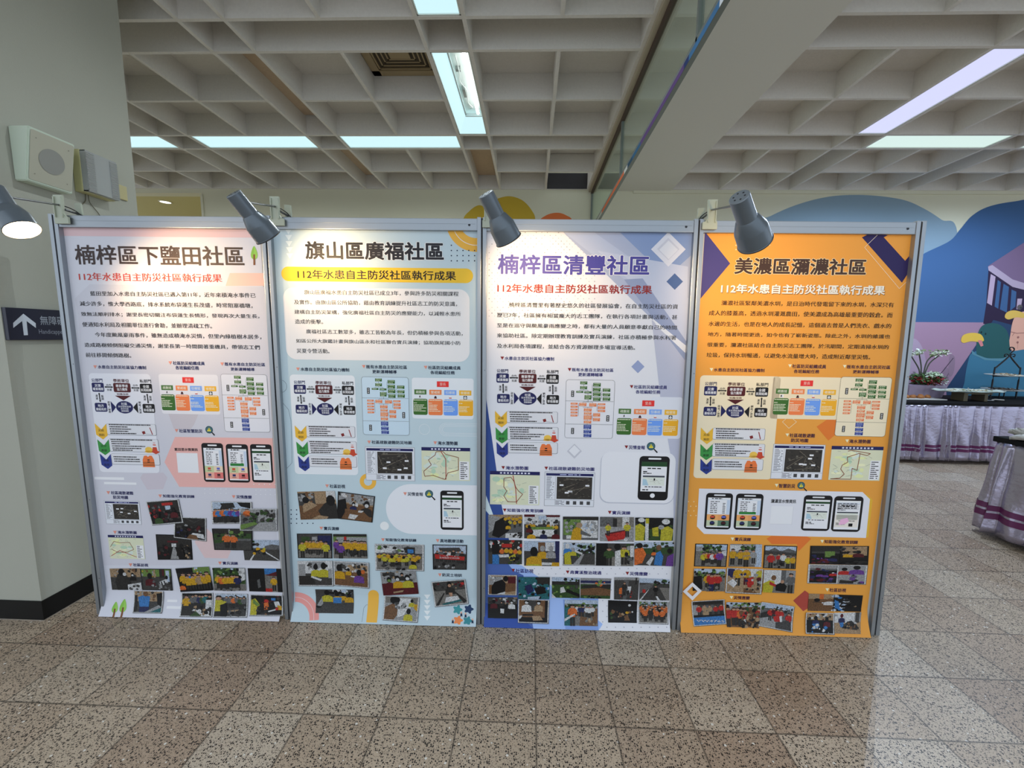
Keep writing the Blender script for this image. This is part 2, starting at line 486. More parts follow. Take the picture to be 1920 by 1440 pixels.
bm = bmesh.new(); lathe(bm, [(.085, -.001), (.083, -.008), (.070, -.008), (.066, .0)], Matrix.Translation((pz_.x, pz_.y, ZH)), 24); from_bm('rim', bm, M_WALL, t)
bm = bmesh.new(); lathe(bm, [(.0001, -.004), (.070, -.004)], Matrix.Translation((pz_.x, pz_.y, ZH)), 24)
from_bm('glowing_lens', bm, mat('downlight_lens', (1, 1, 1, 1), .4, emit=(1, .97, .88, 1), strength=2.2), t)
ld = bpy.data.lights.new('downlight_lamp', 'SPOT'); ld.energy = 30; ld.color = (1, .93, .78); ld.spot_size = math.radians(150); ld.spot_blend = 1; ld.shadow_soft_size = .02
lo = bpy.data.objects.new('downlight_lamp', ld); COL.objects.link(lo); lo.parent = t; lo.location = (0, 0, -.05)

# pillar on the left
PX = -2.448; PY0, PY1 = 1.871, 2.615
bm = bmesh.new()
box(bm, -6.5, PX, PY0, PY1, 0, C + .15)
struct('pillar', bm, M_PLASTER)
bm = bmesh.new()
box(bm, -6.5, PX + .006, PY0 - .006, PY1 + .006, 0.004, .104)
struct('baseboard_left', bm, M_BASE)
bm = bmesh.new()
box(bm, -6.5, PX + .0075, PY0 - .0075, PY1 + .007, 0.0, .004)
struct('trim_3', bm, mat('base_joint', rgb(150, 140, 128), .6))

# mural on the back wall
mural_px = lambda x, y: (lambda p: (p.x, p.z))(on_y(x, y, D))
A = Art(lambda a, b, o: Vector((a, D - .001 - o * 4, b)), mural_px)
def mc(r, g_, b): return rgb(r, g_, b, 1.3)
def blob(px, col, lay, n=8, closed=True):
    pts = [mural_px(*p) for p in px]; q = [(p[0], p[1], 0) for p in pts]
    if closed: q = [q[-1]] + q + [q[0], q[1]]; c = curve_pts(q, n)[n:-n - 1]
    else: c = curve_pts(q, n)
    A.face([(v.x, v.y) for v in c], col, lay)
ZW = 430
YEL, ORA = mc(176, 148, 50), mc(196, 104, 58)
blob([(868, 415), (880, 396), (897, 385), (915, 388), (930, 374), (955, 368), (980, 376), (998, 396), (1004, 415), (1004, 470), (868, 470)], YEL, 2)
blob([(1010, 420), (1022, 405), (1042, 399), (1060, 403), (1075, 418), (1075, 470), (1010, 470)], ORA, 3)
LBL, MBL, DBL = mc(118, 138, 152), mc(58, 88, 128), mc(52, 80, 118)
blob([(1385, 440), (1445, 405), (1500, 382), (1560, 368), (1625, 366), (1690, 374), (1730, 390), (1765, 412), (1795, 437), (1795, 620), (1600, 640), (1385, 620)], LBL, 2)
blob([(1430, 560), (1560, 545), (1690, 500), (1735, 474), (1780, 452), (1800, 430), (1822, 405), (1852, 388), (1900, 378), (1980, 372), (2080, 420), (2080, 640), (1690, 640), (1430, 640)], MBL, 3)
A.poly([(1400, 602), (2080, 606), (2080, 885), (1400, 880)], mc(150, 120, 142), 4)          # ground
blob([(1690, 660), (1700, 640), (1715, 635), (1728, 650), (1736, 680), (1736, 720), (1690, 720)], mc(160, 140, 160), 5)
A.poly([(1852, 500), (1855, 497), (1930, 448), (2060, 470), (2060, 610), (1975, 545), (1912, 532), (1900, 530)], mc(112, 92, 120), 6)          # roof
A.poly([(1852, 500), (1860, 497), (1898, 524), (1930, 534), (1930, 546), (1898, 538), (1853, 507)], mc(162, 146, 166), 7)
A.poly([(1853, 506), (1898, 534), (1930, 545), (2060, 530), (2060, 640), (1895, 620), (1843, 607), (1849, 569)], mc(44, 34, 58), 5.5)
A.poly([(1857, 514), (1866, 519), (1859, 573), (1850, 568)], mc(168, 148, 170), 8)
for q in (((1870, 525), (1876, 529), (1871, 579), (1864, 575)), ((1881, 532), (1891, 538), (1887, 586), (1874, 580)), ((1896, 543), (1905, 547), (1903, 575), (1893, 583))): A.poly(q, MBL, 9)
A.poly([(1907, 560), (1916, 560), (1913, 580), (1905, 580)], mc(172, 152, 172), 9)
A.poly([(1774, 728), (1862, 600), (1900, 610), (1990, 620), (2060, 700), (2060, 760), (1774, 760)], mc(40, 62, 92), 7)          # shaded hill
blob([(1807, 745), (1808, 715), (1814, 680), (1822, 662), (1850, 655), (1880, 664), (1900, 657), (1930, 650), (1975, 680), (1985, 760), (1860, 790)], mc(58, 108, 134), 9)
blob([(1830, 661), (1832, 630), (1840, 612), (1856, 606), (1874, 609), (1888, 622), (1892, 645), (1890, 668), (1860, 672), (1838, 668)], mc(40, 82, 84), 11)
A.poly([(1821, 656), (1829, 664), (1850, 672), (1880, 672), (1893, 664), (1892, 670), (1876, 677), (1846, 675), (1822, 664)], mc(84, 128, 144), 12)
blob([(1801, 638), (1806, 628), (1822, 624), (1838, 627), (1844, 638), (1836, 641), (1820, 640), (1806, 643)], mc(208, 172, 72), 13)
A.poly([(1832, 638), (1840, 638), (1843, 648), (1838, 650)], mc(196, 120, 124), 14)
A.ell(1839, 623, 1.6, INK_ := mc(24, 40, 44), 14, 8, 2.2); A.ell(1847, 626, 1.6, INK_, 14, 8, 2.2)
blob([(1893, 656), (1894, 625), (1900, 598), (1912, 586), (1935, 585), (1950, 610), (1955, 660), (1925, 655)], mc(206, 156, 138), 10)
A.ell(1908, 632.5, 2.2, mc(140, 92, 88), 12, 10); A.ell(1907, 642, 2.2, mc(140, 92, 88), 12, 10)
A.line([(1894, 622), (1906, 625), (1920, 624)], .008, mc(140, 92, 88), 12); A.line([(1897, 630), (1901, 624)], .006, mc(140, 92, 88), 12)
A.line([(1907, 654), (1908, 642)], .005, mc(170, 116, 108), 11)
blob([(1883, 594), (1888, 585), (1902, 582), (1920, 588), (1918, 596), (1905, 595), (1890, 599)], mc(204, 168, 84), 13)
A.ell(1911, 576, 5, mc(92, 84, 86), 14, 12); A.ell(1913, 577, 2.4, mc(60, 60, 66), 15, 10)
blob([(1780, 668), (1785, 665), (1790, 672), (1788, 696), (1782, 706), (1778, 698)], mc(132, 110, 128), 8)
blob([(1769, 694), (1773, 689), (1778, 694), (1776, 725), (1766, 738), (1763, 730)], mc(132, 110, 128), 8)
A.line([(1745, 738), (1764, 700), (1787, 671)], .009, mc(56, 44, 60), 9)
A.line([(1770, 715), (1778, 700)], .005, mc(56, 44, 60), 9)
mu = A.build('mural', wall, M_MURAL)
tag(mu, 'painted mural of blue hills, a house and birds')

# glass screen hung from the ceiling between the halls
gl = bpy.data.materials.new('clear_glass'); gl.use_nodes = True
nt = gl.node_tree; N = nt.nodes; Lk = nt.links; N.clear()
out = N.new('ShaderNodeOutputMaterial'); mx = N.new('ShaderNodeMixShader'); tr = N.new('ShaderNodeBsdfTransparent'); go = N.new('ShaderNodeBsdfGlossy'); ge = N.new('ShaderNodeNewGeometry'); dp = N.new('ShaderNodeVectorMath'); dp.operation = 'DOT_PRODUCT'
def gm(op, a, b=None):
    n = N.new('ShaderNodeMath'); n.operation = op
    for i, v in enumerate((a, b)):
        if v is None: continue
        if isinstance(v, (int, float)): n.inputs[i].default_value = v
        else: Lk.new(v, n.inputs[i])
    return n.outputs[0]
tr.inputs[0].default_value = (.94, .98, .95, 1); go.inputs['Roughness'].default_value = .04; go.inputs[0].default_value = (.85, .95, .9, 1)
Lk.new(ge.outputs['Incoming'], dp.inputs[0]); Lk.new(ge.outputs['Normal'], dp.inputs[1])
fr = gm('ADD', gm('MULTIPLY', gm('POWER', gm('SUBTRACT', 1.0, gm('ABSOLUTE', dp.outputs['Value'])), 5.0), .92), .04)
Lk.new(fr, mx.inputs[0]); Lk.new(tr.outputs[0], mx.inputs[1]); Lk.new(go.outputs[0], mx.inputs[2]); Lk.new(mx.outputs[0], out.inputs[0])
GZ = 2.89
t = thing('glass_screen', (GX, D, GZ), 'glass smoke screen hanging from the ceiling beside the smooth soffit', 'glass screen')
y0g = 0.2
joints = [y0g, on_x(1312, 40, GX).y, on_x(1165, 300, GX).y, D - .01]
bm = bmesh.new(); box(bm, GX - .05, GX + .02, y0g, D - .005, C - .03, C + .02, 0, None, .004); from_bm('top_channel', bm, M_WOOD, t)
bm = bmesh.new(); box(bm, GX - .018, GX + .016, y0g, D - .005, C - .055, C - .03); from_bm('dark_gasket', bm, mat('brown_gasket', rgb(70, 52, 42), .6), t)
for a, b in zip(joints, joints[1:]):
    bm = bmesh.new(); box(bm, GX - .004, GX + .004, a + .012, b - .012, GZ + .03, C - .05); from_bm('glass_pane', bm, gl, t)
for y in joints[1:]:
    bm = bmesh.new(); box(bm, GX - .014, GX + .014, y - .018, y + .006, GZ + .01, C - .05, 0, None, .002); from_bm('mullion', bm, M_FRAME, t)
bm = bmesh.new()
box(bm, GX - .014, GX + .014, y0g, D - .005, GZ + .012, GZ + .034, 0)
from_bm('bottom_rail', bm, M_FRAME, t)
A = Art(lambda a, b, o: Vector((GX - .0145 - o, a, b)), None)      # mural's reflection in the lower edge, painted on as colour segments
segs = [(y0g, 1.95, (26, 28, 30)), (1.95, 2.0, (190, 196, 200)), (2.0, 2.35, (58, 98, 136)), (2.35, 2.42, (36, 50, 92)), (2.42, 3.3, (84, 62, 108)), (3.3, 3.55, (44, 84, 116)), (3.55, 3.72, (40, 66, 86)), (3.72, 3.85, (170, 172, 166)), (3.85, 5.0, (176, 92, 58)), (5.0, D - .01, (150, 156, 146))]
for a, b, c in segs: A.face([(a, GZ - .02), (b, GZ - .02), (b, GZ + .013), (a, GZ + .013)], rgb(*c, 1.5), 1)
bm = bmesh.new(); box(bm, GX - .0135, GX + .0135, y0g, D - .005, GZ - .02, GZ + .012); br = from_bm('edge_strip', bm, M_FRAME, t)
A.build('painted_reflection', br, M_MURAL)

# ---------------------------------------------------------------- fluorescent fittings in the ceiling
M_DIFF = mat('lit_diffuser', (.12, .14, .14, 1), .5, emit=(.60, .88, .95, 1), strength=1.02)
M_DIFF2 = mat('lit_diffuser_violet', (.12, .12, .14, 1), .5, emit=(.66, .68, .98, 1), strength=1.0)
M_DIFF3 = mat('lit_diffuser_green', (.12, .14, .12, 1), .5, emit=(.72, .90, .84, 1), strength=.92)
M_TRAY = mat('white_tray', rgb(225, 232, 226), .5)
M_TUBE = mat('lit_tube', (1, 1, 1, 1), .3, emit=(.92, .96, 1, 1), strength=6)
LAMP_W = 36
def fitting(x0, x1, y0, y1, label, m, open_=False, power=1.0):
    g_ = .016
    x0 += g_; x1 -= g_; y0 += g_; y1 -= g_
    cxm, cym = (x0 + x1) / 2, (y0 + y1) / 2
    t = thing('ceiling_light', (cxm, cym, C), label, 'ceiling light', 'fluorescent fittings in the coffered ceiling')
    bm = bmesh.new(); d = .11
    box(bm, x0, x1, y0, y1, C + d, C + d + .01)
    for a, b, c, e_ in ((x0, x0 + .008, y0, y1), (x1 - .008, x1, y0, y1), (x0, x1, y0, y0 + .008), (x0, x1, y1 - .008, y1)): box(bm, a, b, c, e_, C + .004, C + d)
    from_bm('tray', bm, M_TRAY, t)
    if not open_:
        bm = bmesh.new(); box(bm, x0 + .008, x1 - .008, y0 + .008, y1 - .008, C + .012, C + .016); from_bm('diffuser', bm, m, t)
        zl = C + .003
    else:
        xw = x0 + (x1 - x0) * .36; yw = y1 - (y1 - y0) * .20
        bm = bmesh.new()                             # translucent sides of the tray, lit from behind
        v = [bm.verts.new(p) for p in ((x0 + .008, y0 + .01, C + .006), (xw, y0 + .01, C + .075), (xw, yw, C + .075), (x0 + .008, y1 - .01, C + .006), (x1 - .01, y1 - .01, C + .006), (x1 - .01, yw, C + .075))]
        bm.faces.new((v[0], v[1], v[2], v[3])); bm.faces.new((v[3], v[2], v[5], v[4])); from_bm('reflector', bm, m, t)
        bm = bmesh.new(); box(bm, xw - .002, xw + .010, y0 + .02, yw, C + .06, C + .078); box(bm, xw, x1 - .01, yw - .006, yw + .004, C + .05, C + .078)
        from_bm('inner_frame', bm, mat('pale_metal', rgb(196, 214, 214), .4), t)
        tb = bmesh.new(); lathe(tb, [(.0001, 0), (.013, 0), (.013, yw - y0 - .10), (.0001, yw - y0 - .10)], Matrix.Translation((x1 - .05, y0 + .04, C + .05)) @ Matrix.Rotation(-math.pi / 2, 4, 'X'), 14)
        from_bm('tube', tb, M_TUBE, t)
        bm = bmesh.new(); box(bm, xw + .03, xw + .055, cym - .02, cym + .10, C + .075, C + .108, 0, None, .004)
        from_bm('ballast', bm, mat('ballast_metal', rgb(150, 156, 152), .45, .2), t)
        bm = bmesh.new(); box(bm, xw + .02, xw + .06, cym - .28, cym - .25, C + .08, C + .108, 0, None, .003); from_bm('connector', bm, MATS['ballast_metal'], t)
        bm = bmesh.new(); tube(bm, curve_pts([(xw + .045, cym - .42, C + .1), (xw + .05, cym - .28, C + .07), (xw + .03, cym - .12, C + .085), (xw + .07, cym - .02, C + .07), (xw + .05, cym + .2, C + .09), (xw + .08, yw - .1, C + .08), (xw + .05, yw - .04, C + .1)], 6), .004, 6)
        from_bm('wiring', bm, M_TRAY, t)
        zl = C - .0
    ld = bpy.data.lights.new('tube_light', 'SPOT'); ld.energy = LAMP_W * power; ld.color = (.86, .95, 1.0) if m is M_DIFF else (.62, .78, 1.0); ld.spot_size = math.radians(172); ld.spot_blend = .6; ld.shadow_soft_size = 0
    lo = bpy.data.objects.new('tube_light', ld); COL.objects.link(lo); lo.parent = t; lo.location = (0, 0, zl - C)
fitting(cx(-1), cx(1), ry(2.5), ry(2), 'lit fluorescent panel nearest the pillar in the cross row of the ceiling', M_DIFF)
fitting(cx(1.5), cx(3.5), ry(2.5), ry(2), 'lit fluorescent panel, second from the pillar in the cross row of the ceiling', M_DIFF)
fitting(cx(4), cx(6), ry(2.5), ry(2), 'lit fluorescent panel in the cross row of the ceiling, beside the uncovered fitting', M_DIFF)
fitting(cx(6), cx(6.5), ry(4.5), ry(2.5), 'uncovered fluorescent fitting showing its bare tube and wiring', M_DIFF, True)
fitting(cx(6), cx(6.5), ry(7), ry(5), 'lit fluorescent panel at the top picture edge, in line with the bare tube', M_DIFF)
fitting(rx(2), rx(2.5), ry(4.5), ry(2.5), 'violet-tinged long fluorescent panel in the ceiling over the mural room', M_DIFF2, False, 3.0)
fitting(rx(2.5), rx(4.5), ry(2.5), ry(2), 'greenish white fluorescent panel in front of the mural, crosswise in the ceiling', M_DIFF3, False, 3.0)
fitting(rx(5), rx(7), ry(2.5), ry(2), 'fluorescent panel over the mural room, just showing at the right picture edge', M_DIFF3, False, 3.0)

# air vent in a coffer
vx0, vx1, vy0, vy1 = cx(5) + .02, cx(6) - .02, ry(4.5) + .02, ry(3.5) - .02
t = thing('air_vent', ((vx0 + vx1) / 2, (vy0 + vy1) / 2, C + RIB), 'square brown louvred air vent in a ceiling coffer beside the bare tube', 'air vent')
M_VENT = mat('brown_vent', rgb(168, 150, 116), .55)
bm = bmesh.new()
zt = C + RIB - .004
for k, (ins, dz) in enumerate(((0, 0), (.07, .006), (.105, .012), (.14, .018), (.175, .024))):
    w_ = .065 if k == 0 else .012
    a, b, c, e_ = vx0 + ins, vx1 - ins, vy0 + ins, vy1 - ins
    box(bm, a, a + w_, c, e_, zt - .016 + dz, zt); box(bm, b - w_, b, c, e_, zt - .016 + dz, zt); box(bm, a, b, c, c + w_, zt - .016 + dz, zt); box(bm, a, b, e_ - w_, e_, zt - .016 + dz, zt)
from_bm('louvre_frame', bm, M_VENT, t)
bm = bmesh.new(); box(bm, vx0 + .21, vx1 - .21, vy0 + .21, vy1 - .21, zt - .012, zt); from_bm('centre_plate', bm, M_VENT, t)
bm = bmesh.new(); box(bm, vx0 + .06, vx1 - .06, vy0 + .06, vy1 - .06, zt + .0005, zt + .002); from_bm('duct_opening', bm, mat('vent_dark', rgb(70, 60, 44), .8), t)
# ---------------------------------------------------------------- display wall: frame geometry
PA = 0.01078
PO = Vector((-2.2084, 1.9252, 0))
PE = Vector((math.cos(PA), math.sin(PA), 0))
PN = Vector((math.sin(PA), -math.cos(PA), 0))        # towards the viewer
PWID, PH = 0.98868, 1.992
BACK = -0.022                                        # sheet plane behind the front of the posts
ZB = 0.135
def bend(z):
    return 0.042 * ((ZB - z) / ZB) ** 1.6 if z < ZB else 0.0
def sheet(s, z, off=0.0):
    p = PO + PE * s + PN * (BACK + bend(z) + off); p.z = max(z, 0.003)
    return p
def sheet_pix(px, py):
    d = ray(px, py); out = BACK
    for _ in range(6):
        q = PO + PN * out
        t = (q - EYE).dot(PN) / d.dot(PN)
        p = EYE + d * t
        z = max(p.z, 0.0)
        out = BACK + bend(z)
    return ((p - PO).dot(PE), z)
CUTS = [0.012 * k for k in range(1, 12)]
LEAN = [0, 0, 0, -0.018, -0.034]

def make_post(k, parent):
    s = k * PWID
    bm = bmesh.new()
    M = frame(PO + PE * s, PE, -PN, Vector((0, 0, 1)))
    vs = []
    w2, g = 0.0215, 0.0035
    for a, b in ((-w2, -g), (g, w2)):
        vs += box(bm, a, b, 0.0, 0.043, 0.0, PH, 0, None, 0.0025)
    vs += box(bm, -g, g, 0.006, 0.040, 0.0, PH - 0.004, 1)
    for zz in (0.20, 0.62, 1.3):                     # small drilled holes
        vs += box(bm, w2 - 0.008, w2 - 0.005, -0.0006, 0.001, zz, zz + 0.003, 1)
    for v in bm.verts:
        v.co.x += LEAN[k] * v.co.z / PH
        v.co = M @ v.co
    return from_bm('post', bm, [M_ALU, M_SLOT], parent)
PANEL_LABEL = ['aluminium display panel at the pillar end of the row, carrying the pink and white poster',
               'aluminium display panel carrying the pale blue poster, next to the pink one',
               'aluminium display panel carrying the dark blue and white poster',
               'aluminium display panel at the open end of the row, carrying the orange poster']
panels = []
for k in range(4):
    base = PO + PE * (k * PWID)
    t = thing('display_panel', base, PANEL_LABEL[k], 'display panel', 'display panels in the exhibition row')
    panels.append(t)
    make_post(k, t)
    if k == 3: make_post(4, t)
    M = frame(base, PE, -PN, Vector((0, 0, 1)))
    def sh(vs):
        for v in vs:
            l = LEAN[k] + (LEAN[k + 1] - LEAN[k]) * v.co.x / PWID
            v.co.x += l * v.co.z / PH
            v.co = M @ v.co
    bm = bmesh.new()
    a, b = 0.0215, PWID - 0.0215
    vs = box(bm, a, b, 0.003, 0.040, PH - 0.058, PH - 0.006, 0, None, 0.003)
    vs += box(bm, a + 0.01, b - 0.01, 0.0015, 0.004, PH - 0.030, PH - 0.0285, 0)
    sh(bm.verts)
    rail = from_bm('top_rail', bm, [M_ALU, M_SLOT], t)
    bm = bmesh.new()
    lathe(bm, [(0.0055, 0), (0.0055, 0.0012), (0.003, 0.0014), (0.0001, 0.0008)], Matrix.Translation((b - 0.036, 0.003, PH - 0.034)) @ Matrix.Rotation(math.pi / 2, 4, 'X'), 12)
    sh(bm.verts)
    from_bm('screw', bm, mat('screw_head', rgb(60, 62, 66), 0.4, 0.8), rail)
    bm = bmesh.new()
    box(bm, a, b, 0.0225, 0.034, 0.012, PH - 0.05)
    sh(bm.verts)
    from_bm('board', bm, M_BOARD, t)

# ---------------------------------------------------------------- posters: shared pieces
def pc(r, g, b, gain=1.42): return rgb(r, g, b, gain)
WHT = pc(205, 205, 208)
INK = pc(18, 16, 18)
NAVY = pc(24, 26, 74); MAROON = pc(70, 18, 22)
class Local:
    """coordinates of one printed drawing: two of its points are tied to two points of the sheet"""
    def __init__(self, art, la, lb, pa, pb):
        A, B = art.pix(*pa), art.pix(*pb)
        self.kx = (B[0] - A[0]) / (lb[0] - la[0]); self.ky = (B[1] - A[1]) / (lb[1] - la[1])
        self.ox = A[0] - la[0] * self.kx; self.oy = A[1] - la[1] * self.ky
        self.art = Art(art.surf, lambda x, y: (self.ox + x * self.kx, self.oy + y * self.ky))
def bits(art, x0, x1, y, h, col, lay, seed):
    """a line of print too small to read"""
    r = random.Random(seed); x = x0
    while x < x1:
        wd = r.uniform(6, 15)
        art.rect(x, y - h / 2, min(x + wd, x1), y + h / 2, col, lay); x += wd + r.uniform(1.2, 4)
def arrow(art, x0, y0, x1, y1, wd, hd, col, lay):
    """double headed arrow in local units"""
    dx, dy = x1 - x0, y1 - y0; L = math.hypot(dx, dy); ux, uy = dx / L, dy / L; nx, ny = -uy, ux
    P = lambda t, o: (x0 + ux * t + nx * o, y0 + uy * t + ny * o)
    art.poly([P(0, 0), P(hd, hd * .62), P(hd, wd), P(L - hd, wd), P(L - hd, hd * .62), P(L, 0), P(L - hd, -hd * .62), P(L - hd, -wd), P(hd, -wd), P(hd, -hd * .62)], col, lay)
def vtext(art, chars, x0, x1, y0, y1, col, lay):
    n = len(chars); st = (y1 - y0) / n
    for i, c in enumerate(chars):
        if c == '/': art.poly([(x1 - 3, y0 + st * i), (x1, y0 + st * i), (x0 + 3, y0 + st * (i + 1)), (x0, y0 + st * (i + 1))], col, lay)
        else: art.text(c, x0, y0 + st * i + 1, x1, y0 + st * (i + 1) - 1, col, lay)
def cooperation_chart(art, pa, pb, parent):
    A = Local(art, (148, 293), (705, 565), pa, pb).art
    u = abs(A.pix(10, 0)[0] - A.pix(0, 0)[0])          # ten local units
    L = 12
    A.text('公部門', 150, 254, 252, 286, NAVY, L, .02); A.text('學術單位', 348, 256, 494, 288, MAROON, L, .02); A.text('私部門', 590, 256, 694, 288, INK, L, .02)
    for x0, y0, x1, y1, c, l1, l2 in ((148, 293, 258, 377, NAVY, '災害', '權責機關'), (345, 293, 502, 378, MAROON, '專家學者', '協力團隊'), (588, 296, 698, 380, INK, '全國', '民間組織'),
                                      (155, 480, 267, 562, NAVY, '地方', '層級政府'), (595, 482, 705, 565, INK, '地方', '草根團體')):
        A.rrect(x0, y0, x1, y1, u * 1.3, c, L)
        cx = (x0 + x1) / 2; n1 = len(l1) * 14 if len(l1) < 4 else len(l1) * 14
        A.text(l1, cx - n1, y0 + 12, cx + n1, y0 + 40, WHT, L + 2, .015); A.text(l2, cx - 48 if len(l2) == 4 else cx - 30, y0 + 45, cx + 48, y0 + 72, WHT, L + 2, .015)
    a, b = A.pix(428, 517); A.ell_ab(a, b, u * 7.8, u * 5.7, NAVY, L, 28)
    A.text('社區', 400, 472, 455, 499, WHT, L + 2, .015); A.text('意見領袖/組織', 370, 502, 488, 519, WHT, L + 2, .01); A.text('防災社區', 394, 522, 464, 540, WHT, L + 2, .01); A.text('落實推動', 394, 543, 464, 561, WHT, L + 2, .01)
    for x0, y0, x1, y1 in ((262, 332, 343, 332), (506, 336, 586, 336), (207, 384, 210, 474), (647, 386, 650, 479)): arrow(A, x0, y0, x1, y1, 5, 16, INK, L)
    for x in (280, 524): A.text('合作', x, 303, x + 47, 324, INK, L, .01); A.text('支援', x + 2, 346, x + 49, 368, INK, L, .01)
    for x in (171, 611): vtext(A, '溝通', x, x + 21, 402, 452, INK, L); vtext(A, '協調', x + 51, x + 73, 404, 454, INK, L)
    A.text('知識/技術', 370, 386, 476, 405, MAROON, L, .012)
    A.poly([(350, 410), (425, 453), (496, 410)], MAROON, L); A.poly([(304, 463), (306, 571), (349, 517)], NAVY, L); A.poly([(550, 469), (550, 571), (507, 518)], INK, L)
    vtext(A, '政策/經費', 276, 297, 461, 575, INK, L); vtext(A, '網絡/資源', 560, 581, 459, 573, INK, L)
    return A.build('diagram', parent)
def step_chart(art, pa, pb, parent, dark_blue_text=True):
    A = Local(art, (157, 660), (720, 1040), pa, pb).art
    u = abs(A.pix(10, 0)[0] - A.pix(0, 0)[0]); L = 12
    GREY = pc(120, 122, 130)
    for x0, y0, x1, y1 in ((262, 660, 713, 765), (270, 798, 722, 920), (276, 937, 720, 1040)):
        pts = A.rrect(x0, y0, x1, y1, u * 1.4, GREY, L)
        A.rrect(x0 + 2, y0 + 2, x1 - 4, y1 - 4, u * 1.2, pc(196, 196, 200), L + 1)
    for pts, c, t1, t2, y in (([(157, 660), (212, 716), (262, 662), (265, 770), (218, 808), (160, 765)], pc(205, 160, 50), '災前', '預防', 712),
                              ([(163, 808), (220, 862), (268, 808), (272, 918), (222, 954), (168, 915)], pc(52, 128, 60), '災中', '應變', 856),
                              ([(172, 940), (226, 996), (272, 942), (276, 1050), (232, 1084), (177, 1045)], pc(38, 52, 120), '災後', '復原', 990)):
        A.poly(pts, c, L + 2); cx = pts[0][0] + 52
        A.text(t1, cx - 26, y, cx + 26, y + 24, INK, L + 3, .012); A.text(t2, cx - 24, y + 42, cx + 28, y + 66, INK, L + 3, .012)
    for i, (y, x0, x1) in enumerate(((669, 286, 665), (689, 288, 455), (709, 290, 485), (729, 292, 458), (749, 292, 528), (807, 287, 668), (826, 292, 460), (845, 292, 462), (866, 294, 600), (886, 296, 560), (904, 298, 478), (967, 296, 508), (988, 298, 535), (1008, 300, 537))):
        bits(A, x0, x1, y, 10, INK, L + 3, i)
    RED = pc(130, 40, 34)
    A.poly([(652, 690), (660, 690), (680, 755), (672, 756)], RED, L + 3); A.poly([(580, 730), (606, 722), (614, 746), (590, 756)], pc(110, 30, 30), L + 3)          # mallet
    A.poly([(612, 745), (672, 752), (672, 758), (612, 752)], pc(170, 170, 175), L + 3)
    A.poly([(672, 830), (692, 830), (708, 905), (728, 915), (690, 936), (650, 916), (660, 905)], pc(175, 62, 40), L + 3)                                           # cone
    A.poly([(666, 855), (698, 855), (701, 870), (663, 870)], WHT, L + 4); A.poly([(671, 835), (694, 835), (696, 845), (669, 845)], WHT, L + 4)
    a, b = A.pix(628, 895); A.ell_ab(a, b, u * 3.4, u * 2.6, pc(214, 170, 70), L + 2, 18); A.ell_ab(a, b - u * 1.9, u * 4.0, u * 1.0, pc(205, 158, 60), L + 2, 18)     # helmet
    A.poly([(578, 952), (600, 950), (614, 962), (630, 950), (650, 952), (668, 990), (670, 1058), (560, 1058), (562, 990)], pc(205, 105, 55), L + 4)                  # vest
    for y in (1012, 1026, 1040): A.rect(562, y, 669, y + 5, pc(70, 60, 30), L + 5)
    A.rect(606, 986, 626, 996, INK, L + 5); A.rect(604, 1006, 628, 1014, INK, L + 5)
    return A.build('diagram', parent)
def task_chart(art, pa, pb, parent):
    A = Local(art, (1233, 335), (1762, 577), pa, pb).art
    u = abs(A.pix(10, 0)[0] - A.pix(0, 0)[0]); L = 12
    A.rect(1437, 258, 1543, 310, pc(200, 45, 42), L); A.text('里長', 1462, 270, 1518, 298, pc(235, 170, 160), L + 2, .01)
    for i, (x0, x1, bx0, bx1, c, c2, t) in enumerate(((1233, 1342, 1222, 1350, pc(62, 100, 44), pc(52, 92, 36), '疏散班'), (1368, 1478, 1358, 1487, pc(215, 120, 70), pc(208, 112, 64), '警戒班'),
                                      (1502, 1612, 1496, 1624, pc(112, 148, 214), pc(96, 138, 208), '引導班'), (1637, 1746, 1632, 1762, pc(214, 158, 40), pc(208, 152, 34), '收容班'))):
        A.rect(x0, 336 + i, x1, 382 + i, c, L); A.text(t, x0 + 14, 346 + i, x1 - 14, 372 + i, pc(222, 214, 196), L + 2, .006)
        A.rrect(bx0, 422 + i, bx1, 573 + i, u * 1.6, c2, L)
        bits(A, bx0 + 4, bx1 - 8, 434, 7, pc(205, 205, 180), L + 2, i)
        for j, y in enumerate((462, 480, 494, 508, 522, 536) if i < 2 else (460, 492, 506, 522, 536)):
            bits(A, bx0 + (4 if j else 4), bx0 + (34 if j == 0 else rnd.uniform(70, 118)), y, 6, pc(215, 210, 185), L + 2, i * 9 + j)
        cx = (x0 + x1) / 2
        if i == 0: A.rect(cx - 14, 388, cx + 14, 418, WHT, L); A.poly([(cx - 10, 394), (cx + 2, 392), (cx - 2, 404), (cx + 8, 414), (cx - 4, 408), (cx - 10, 416)], INK, L + 1)
        if i == 1: A.rect(cx - 12, 408, cx + 12, 418, INK, L); A.ell(cx, 403, 9, MAROON, L + 1, 12)
        if i == 2: A.poly([(cx - 4, 388), (cx + 4, 388), (cx + 14, 416), (cx - 14, 416)], WHT, L); A.rect(cx - 12, 408, cx + 12, 416, pc(170, 50, 50), L + 1)
        if i == 3: A.rect(cx - 16, 390, cx + 16, 422, pc(20, 40, 24), L); A.poly([(cx, 394), (cx + 11, 404), (cx + 9, 418), (cx - 9, 418), (cx - 11, 404)], WHT, L + 1); A.ell(cx, 408, 3, INK, L + 2, 8)
    return A.build('diagram', parent)
